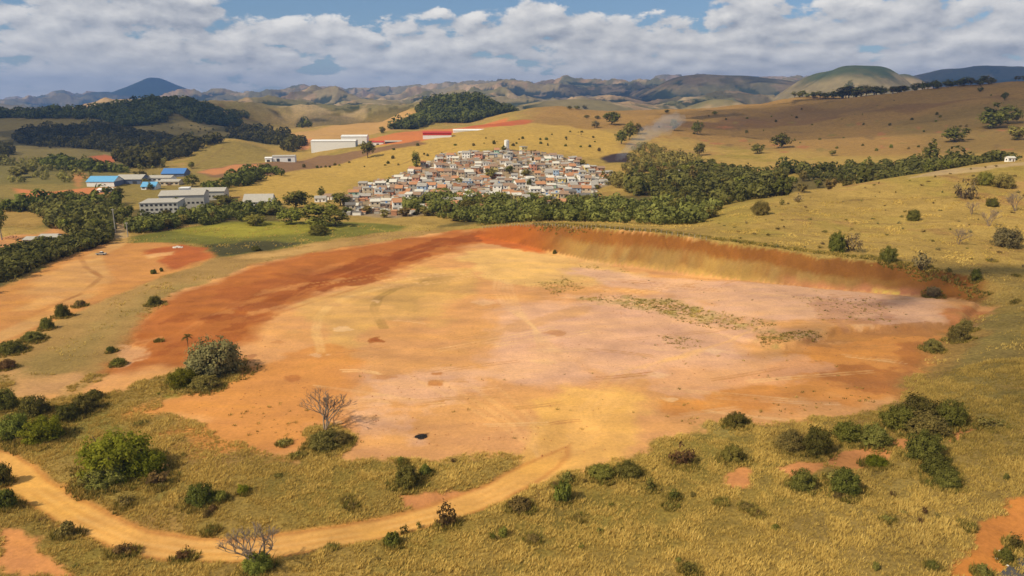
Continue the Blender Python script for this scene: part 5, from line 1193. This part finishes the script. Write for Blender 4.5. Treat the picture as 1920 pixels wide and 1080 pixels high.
for i, (px, py) in enumerate(((1875, 1033), (1868, 1047), (1888, 1060))):
    X, Y, z = hit(px, py); m = MB(); m.add([(-.25, -.2, .02), (.25, -.25, .02), (.28, .2, .05), (-.2, .22, .03), (0, 0, .18)], [(0, 1, 4), (1, 2, 4), (2, 3, 4), (3, 0, 4), (3, 2, 1, 0)])
    tag(m.build('litter_bag', WHITE, None, (X, Y, z)), ['white litter bag highest on the verge by the paved road', 'white litter bag in the middle of the verge', 'white litter bag at the very edge of the paved road'][i], 'litter')
# paved road in the near corner
a, b_ = hit(1905, 1052), hit(1862, 1082); A_ = Vector(a); B_ = Vector(b_); dr = (A_-B_).normalized(); dr.z = 0; nrm = Vector((dr.y, -dr.x, 0)); vs = []; fs = []
for i in range(-18, 170):
    p = B_+dr*i*2.0
    for k in range(6):
        q = p+nrm*k*1.4; vs.append((q.x, q.y, float(ground(q.x, max(q.y, 30)))+.06))
    if i > -18: j = len(vs)-12; fs += [(j+k, j+k+1, j+k+7, j+k+6) for k in range(5)]
o = MB().add(vs, fs).build('road', plain('asphalt', (.085, .08, .078), var=.4, scale=1.5)); o['kind'] = 'structure'

# ------------------------------------------------------------------ grass and weeds
GR, tg, b = new_mat('dry_grass'); tg.n.remove(b)
at = tg.node('ShaderNodeAttribute', attribute_name='v'); cr = tg.node('ShaderNodeValToRGB'); tg.l.new(at.outputs['Fac'], cr.inputs[0])
cr.color_ramp.elements[0].color = (.11, .11, .022, 1); cr.color_ramp.elements[1].color = (.72, .52, .16, 1)
for ps, c in ((.3, (.31, .225, .055, 1)), (.55, (.53, .365, .095, 1)), (.8, (.70, .49, .14, 1))):
    e = cr.color_ramp.elements.new(ps); e.color = c
d_ = tg.node('ShaderNodeBsdfDiffuse'); tl = tg.node('ShaderNodeBsdfTranslucent'); mx = tg.node('ShaderNodeMixShader'); mx.inputs[0].default_value = .22
tg.l.new(cr.outputs[0], d_.inputs[0]); tg.l.new(cr.outputs[0], tl.inputs[0]); tg.l.new(d_.outputs[0], mx.inputs[1]); tg.l.new(tl.outputs[0], mx.inputs[2])
tg.l.new(mx.outputs[0], next(n for n in tg.n if n.type == 'OUTPUT_MATERIAL').inputs[0])
def tufts(name, label, X, Y, h, blades, width, tone, spread=.35, lean=(.25, .12)):
    n = len(X); Zt = ground(X, Y); idx = np.repeat(np.arange(n), blades); m_ = len(idx)
    ang = rng.uniform(0, 2*np.pi, m_); rr = rng.random(m_)**.7*spread*(h[idx]/.8)
    bx_, by_ = X[idx]+np.cos(ang)*rr*.5, Y[idx]+np.sin(ang)*rr*.5; hh = h[idx]*rng.uniform(.6, 1.2, m_)
    ux, uy = -np.sin(ang+rng.normal(size=m_)*.6), np.cos(ang+rng.normal(size=m_)*.6); wd = width*h[idx]/.8*rng.uniform(.6, 1.4, m_)
    out_ = hh*rng.uniform(.15, .7, m_)
    tx, ty = bx_+np.cos(ang)*out_+lean[0]*hh, by_+np.sin(ang)*out_+lean[1]*hh
    zb = Zt[idx]-.08
    p = np.stack([np.stack([bx_-ux*wd, by_-uy*wd, zb], -1), np.stack([bx_+ux*wd, by_+uy*wd, zb], -1), np.stack([tx, ty, zb+hh], -1)], 1).reshape(-1, 3)
    vv = np.clip(tone[idx]+rng.normal(size=m_)*.13, 0, 1)
    return tag(mesh_np(name, p, np.arange(3*m_).reshape(-1, 3), GR, attr=np.repeat(vv, 3)), label, 'grass', None, 'stuff')
def seeds(n, y0, y1, thr=.45):
    """random ground spots where grass grows, evenly over the land seen"""
    Y = np.sqrt(rng.uniform(y0*y0, y1*y1, n*3)); t_ = rng.uniform(-.80, .80, n*3); X = Y*t_
    g = sample_grid(grs, X, Y); ok = g > thr+.2*fbm(X, Y, 6, 3, 1)
    return X[ok][:n], Y[ok][:n]
X, Y = seeds(95000, 98, 205)
patch = fbm(X, Y, 12, 4, 2); patch2 = fbm(X, Y, 45, 4, 5); clump = fbm(X, Y, 3.2, 3, 4)
px_ = 960+X/Y*F*cP
tone = .62+.08*patch+.11*patch2+.15*clump-.22*sstep(1500, 1850, px_)*sstep(120, 150, Y)-.10*sstep(500, 200, px_)
keep = rng.random(len(X)) < np.clip(.8+.6*clump, .35, 1)
X, Y, tone, clump, patch = X[keep], Y[keep], tone[keep], clump[keep], patch[keep]
tufts('dry_grass', 'long dry yellow grass covering the slope in front of the bare ground', X, Y, np.clip(.60+.20*clump+.12*patch, .25, 1.2), 7, .075, tone, .55)
X, Y = seeds(34000, 205, 480, .4)
cl_ = fbm(X, Y, 9, 4, 4); tone = .52+.2*fbm(X, Y, 30, 4, 2)+.2*cl_; keep = (rng.random(len(X)) < np.clip(.25+1.0*cl_, .03, 1)) & ((X > 60) | (rng.random(len(X)) < .5))
X, Y, tone, cl_ = X[keep], Y[keep], tone[keep], cl_[keep]
tufts('pasture_grass', 'shorter tussocks of dry grass on the hill over the cut', X, Y, np.clip(.5+.5*cl_, .25, 1.1), 6, .13, tone, .8)
# coarse green growth round the feet of the shrubs
SX, SY = [], []
for X, Y, w in SKIRT:
    n = int(30*w); a = rng.uniform(0, 6.28, n); q = w*(.25+.45*rng.random(n)); SX.append(X+np.cos(a)*q); SY.append(Y+np.sin(a)*q)
SX, SY = np.concatenate(SX), np.concatenate(SY)
tufts('undergrowth', 'coarse olive growth round the feet of the shrubs', SX, SY, rng.uniform(.35, 1.1, len(SX)), 9, .10, rng.uniform(.05, .42, len(SX)), .6)
# weeds on the bare ground
WX, WY, WH = [], [], []
for pl, n in (([(1000, 530), (1060, 520), (1095, 540), (1040, 555)], 220), ([(1085, 558), (1180, 553), (1300, 578), (1460, 606), (1440, 630), (1300, 604), (1180, 582)], 750), ([(1415, 630), (1500, 620), (1555, 626), (1500, 648), (1435, 650)], 420),
              ([(1180, 560), (1260, 558), (1335, 585), (1250, 592)], 480), ([(1235, 630), (1320, 636), (1330, 656), (1250, 660)], 110), ([(1500, 555), (1640, 560), (1670, 605), (1540, 600)], 300), ([(1080, 495), (1180, 500), (1170, 510), (1090, 503)], 40),
              ([(1000, 500), (1700, 560), (1700, 640), (1100, 560)], 60), ([(640, 660), (1500, 660), (1300, 800), (640, 850)], 45), ([(420, 780), (560, 740), (590, 800), (540, 850)], 70), ([(1200, 640), (1700, 700), (1600, 770), (1250, 790)], 40),
              ([(1180, 780), (1400, 800), (1690, 745), (1600, 720), (1300, 790)], 60)):
    w_ = hits(pl); xs = [p[0] for p in w_]; ys = [p[1] for p in w_]; X = rng.uniform(min(xs), max(xs), n*4); Y = rng.uniform(min(ys), max(ys), n*4)
    ok = (poly_sd(X, Y, w_)+fbm(X, Y, 8, 3, 2)*3 > 0) & (sample_grid(grs, X, Y) < .9); X, Y = X[ok][:n], Y[ok][:n]
    WX.append(X); WY.append(Y)
X, Y = np.concatenate(WX), np.concatenate(WY)
tufts('ground_weeds', 'small olive weed tufts dotted over the bare ground', X, Y, rng.uniform(.15, .65, len(X))*rng.uniform(.6, 1.2, len(X)), 16, .10, rng.uniform(.0, .5, len(X)), 1.3)
# scrub along the rim of the cut
rimp = hits([(1000, 421), (1100, 425), (1190, 431), (1272, 438), (1400, 455), (1500, 469), (1591, 481), (1700, 499), (1790, 528), (1850, 552)])
X, Y = [], []
for (xa, ya), (xb, yb) in zip(rimp[:-1], rimp[1:]):
    n = int(math.hypot(xb-xa, yb-ya)*5.5); s_ = rng.random(n); X.append(xa+(xb-xa)*s_+rng.normal(size=n)*1.8); Y.append(ya+(yb-ya)*s_+rng.normal(size=n)*2.2)
X, Y = np.concatenate(X), np.concatenate(Y)
tufts('rim_scrub', 'brown and olive scrub growing along the rim of the cut', X, Y, rng.uniform(.5, 1.3, len(X)), 12, .14, rng.uniform(.05, .5, len(X)), 1.0)

# ------------------------------------------------------------------ smoke from the burnt patch
sm, t, b = new_mat('smoke'); t.n.remove(b); pv = t.node('ShaderNodeVolumePrincipled'); pv.inputs['Color'].default_value = (.78, .83, .94, 1)
pv.inputs['Density'].default_value = .017; pv.inputs['Anisotropy'].default_value = -.1
t.l.new(pv.outputs[0], next(n for n in t.n if n.type == 'OUTPUT_MATERIAL').inputs['Volume'])
sx, sy, sz = hit(1148, 300); kk = px_len(1, sy)
path = [(2, -6, -2, 10), (12, -4, 9, 12), (24, 0, 24, 16), (38, 6, 40, 20), (54, 12, 56, 25), (76, 20, 72, 30), (104, 30, 90, 34), (138, 44, 106, 30)]
pts = [Vector((a*kk, b_*kk, c*kk*.72)) for a, b_, c, r_ in path]
smo = MB().tube(pts, [p[3]*kk*.55 for p in path], 18).build('smoke', sm, None, (sx, sy, sz))
sub = smo.modifiers.new('sub', 'SUBSURF'); sub.levels = sub.render_levels = 3
tx_ = bpy.data.textures.new('puff', 'CLOUDS'); tx_.noise_scale = 9; dm = smo.modifiers.new('puff', 'DISPLACE'); dm.texture = tx_; dm.strength = 12; dm.mid_level = .55; dm.texture_coords = 'LOCAL'
tag(smo, 'thin bluish smoke drifting up from the burnt patch beside the village', 'smoke', None, 'stuff')

# ------------------------------------------------------------------ unseen clouds overhead, placed so their shadows lie on the hills, and the air
cm, t, b = new_mat('shade_cloud'); t.n.remove(b); pv = t.node('ShaderNodeVolumePrincipled'); pv.inputs['Color'].default_value = (1, 1, 1, 1); pv.inputs['Density'].default_value = .0062; pv.inputs['Anisotropy'].default_value = .5
t.l.new(pv.outputs[0], next(n for n in t.n if n.type == 'OUTPUT_MATERIAL').inputs['Volume'])
def shade_cloud(Xs, Ys, rx, ry, alt, thick=110, zs=40, seed=0):
    k = (alt-zs)/sun_dir.z; X, Y = Xs+sun_dir.x*k, Ys+sun_dir.y*k
    import bmesh
    bm = bmesh.new(); bmesh.ops.create_icosphere(bm, subdivisions=5, radius=1); me = bpy.data.meshes.new('shade_cloud')
    for v_ in bm.verts:
        n = 1+.28*float(fbm(np.array([v_.co.x*2+seed*7.1]), np.array([v_.co.y*2+seed*3.3+v_.co.z]), 1.0, 4, seed)[0])
        v_.co = Vector((v_.co.x*n*rx, v_.co.y*n*ry, (max(v_.co.z, -.25)*n)*thick))
    bm.to_mesh(me); bm.free(); me.materials.append(cm); o = bpy.data.objects.new('shade_cloud', me); C.objects.link(o); o.location = (X, Y, alt); o['kind'] = 'structure'
    return o
cm2 = cm.copy(); next(n for n in cm2.node_tree.nodes if n.type == 'PRINCIPLED_VOLUME').inputs['Density'].default_value = .0035
o = shade_cloud(175, 190, 95, 120, 820, 130, 2, seed=7); o.data.materials[0] = cm2  # unseen thin cloud, added to darken the near grass corner
shade_cloud(820, 1340, 600, 320, 900, 140, seed=1); shade_cloud(-1000, 1850, 480, 420, 950, seed=3, zs=40); shade_cloud(-560, 1950, 210, 210, 930, seed=4); shade_cloud(-760, 1420, 260, 160, 900, seed=6)  # the last one is added, unseen, for more shade on the pastures
shade_cloud(1350, 6200, 1600, 900, 1500, 160, 250, seed=5); shade_cloud(3900, 6600, 1800, 900, 1500, 160, 250, seed=6); shade_cloud(-3300, 7000, 1900, 1100, 1500, 140, 200, seed=2); shade_cloud(500, 5200, 700, 600, 1450, 130, 150, seed=4); shade_cloud(-200, 8300, 700, 600, 1500, 140, 250, seed=6); shade_cloud(-2000, 5600, 700, 450, 1450, 130, 150, seed=2); shade_cloud(900, 4000, 500, 300, 1400, 120, 120, seed=8); shade_cloud(-1400, 4600, 600, 500, 1400, 120, 150, seed=1)  # the smaller ones are added, unseen, to scatter more shade
hm_, t, b = new_mat('haze'); t.n.remove(b); pv = t.node('ShaderNodeVolumePrincipled'); pv.inputs['Color'].default_value = (.24, .46, 1.0, 1); pv.inputs['Density'].default_value = 7.4e-5; pv.inputs['Anisotropy'].default_value = 0.2
t.l.new(pv.outputs[0], next(n for n in t.n if n.type == 'OUTPUT_MATERIAL').inputs['Volume'])
zl, zh = float(Z.min())-7, float(Z.max())+12
hz = MB().box(-19000, 19000, -400, 16500, zl, zh).build('haze', hm_); hz['kind'] = 'stuff'; hz['label'] = 'thin bluish air over the far hills'; hz['category'] = 'haze'
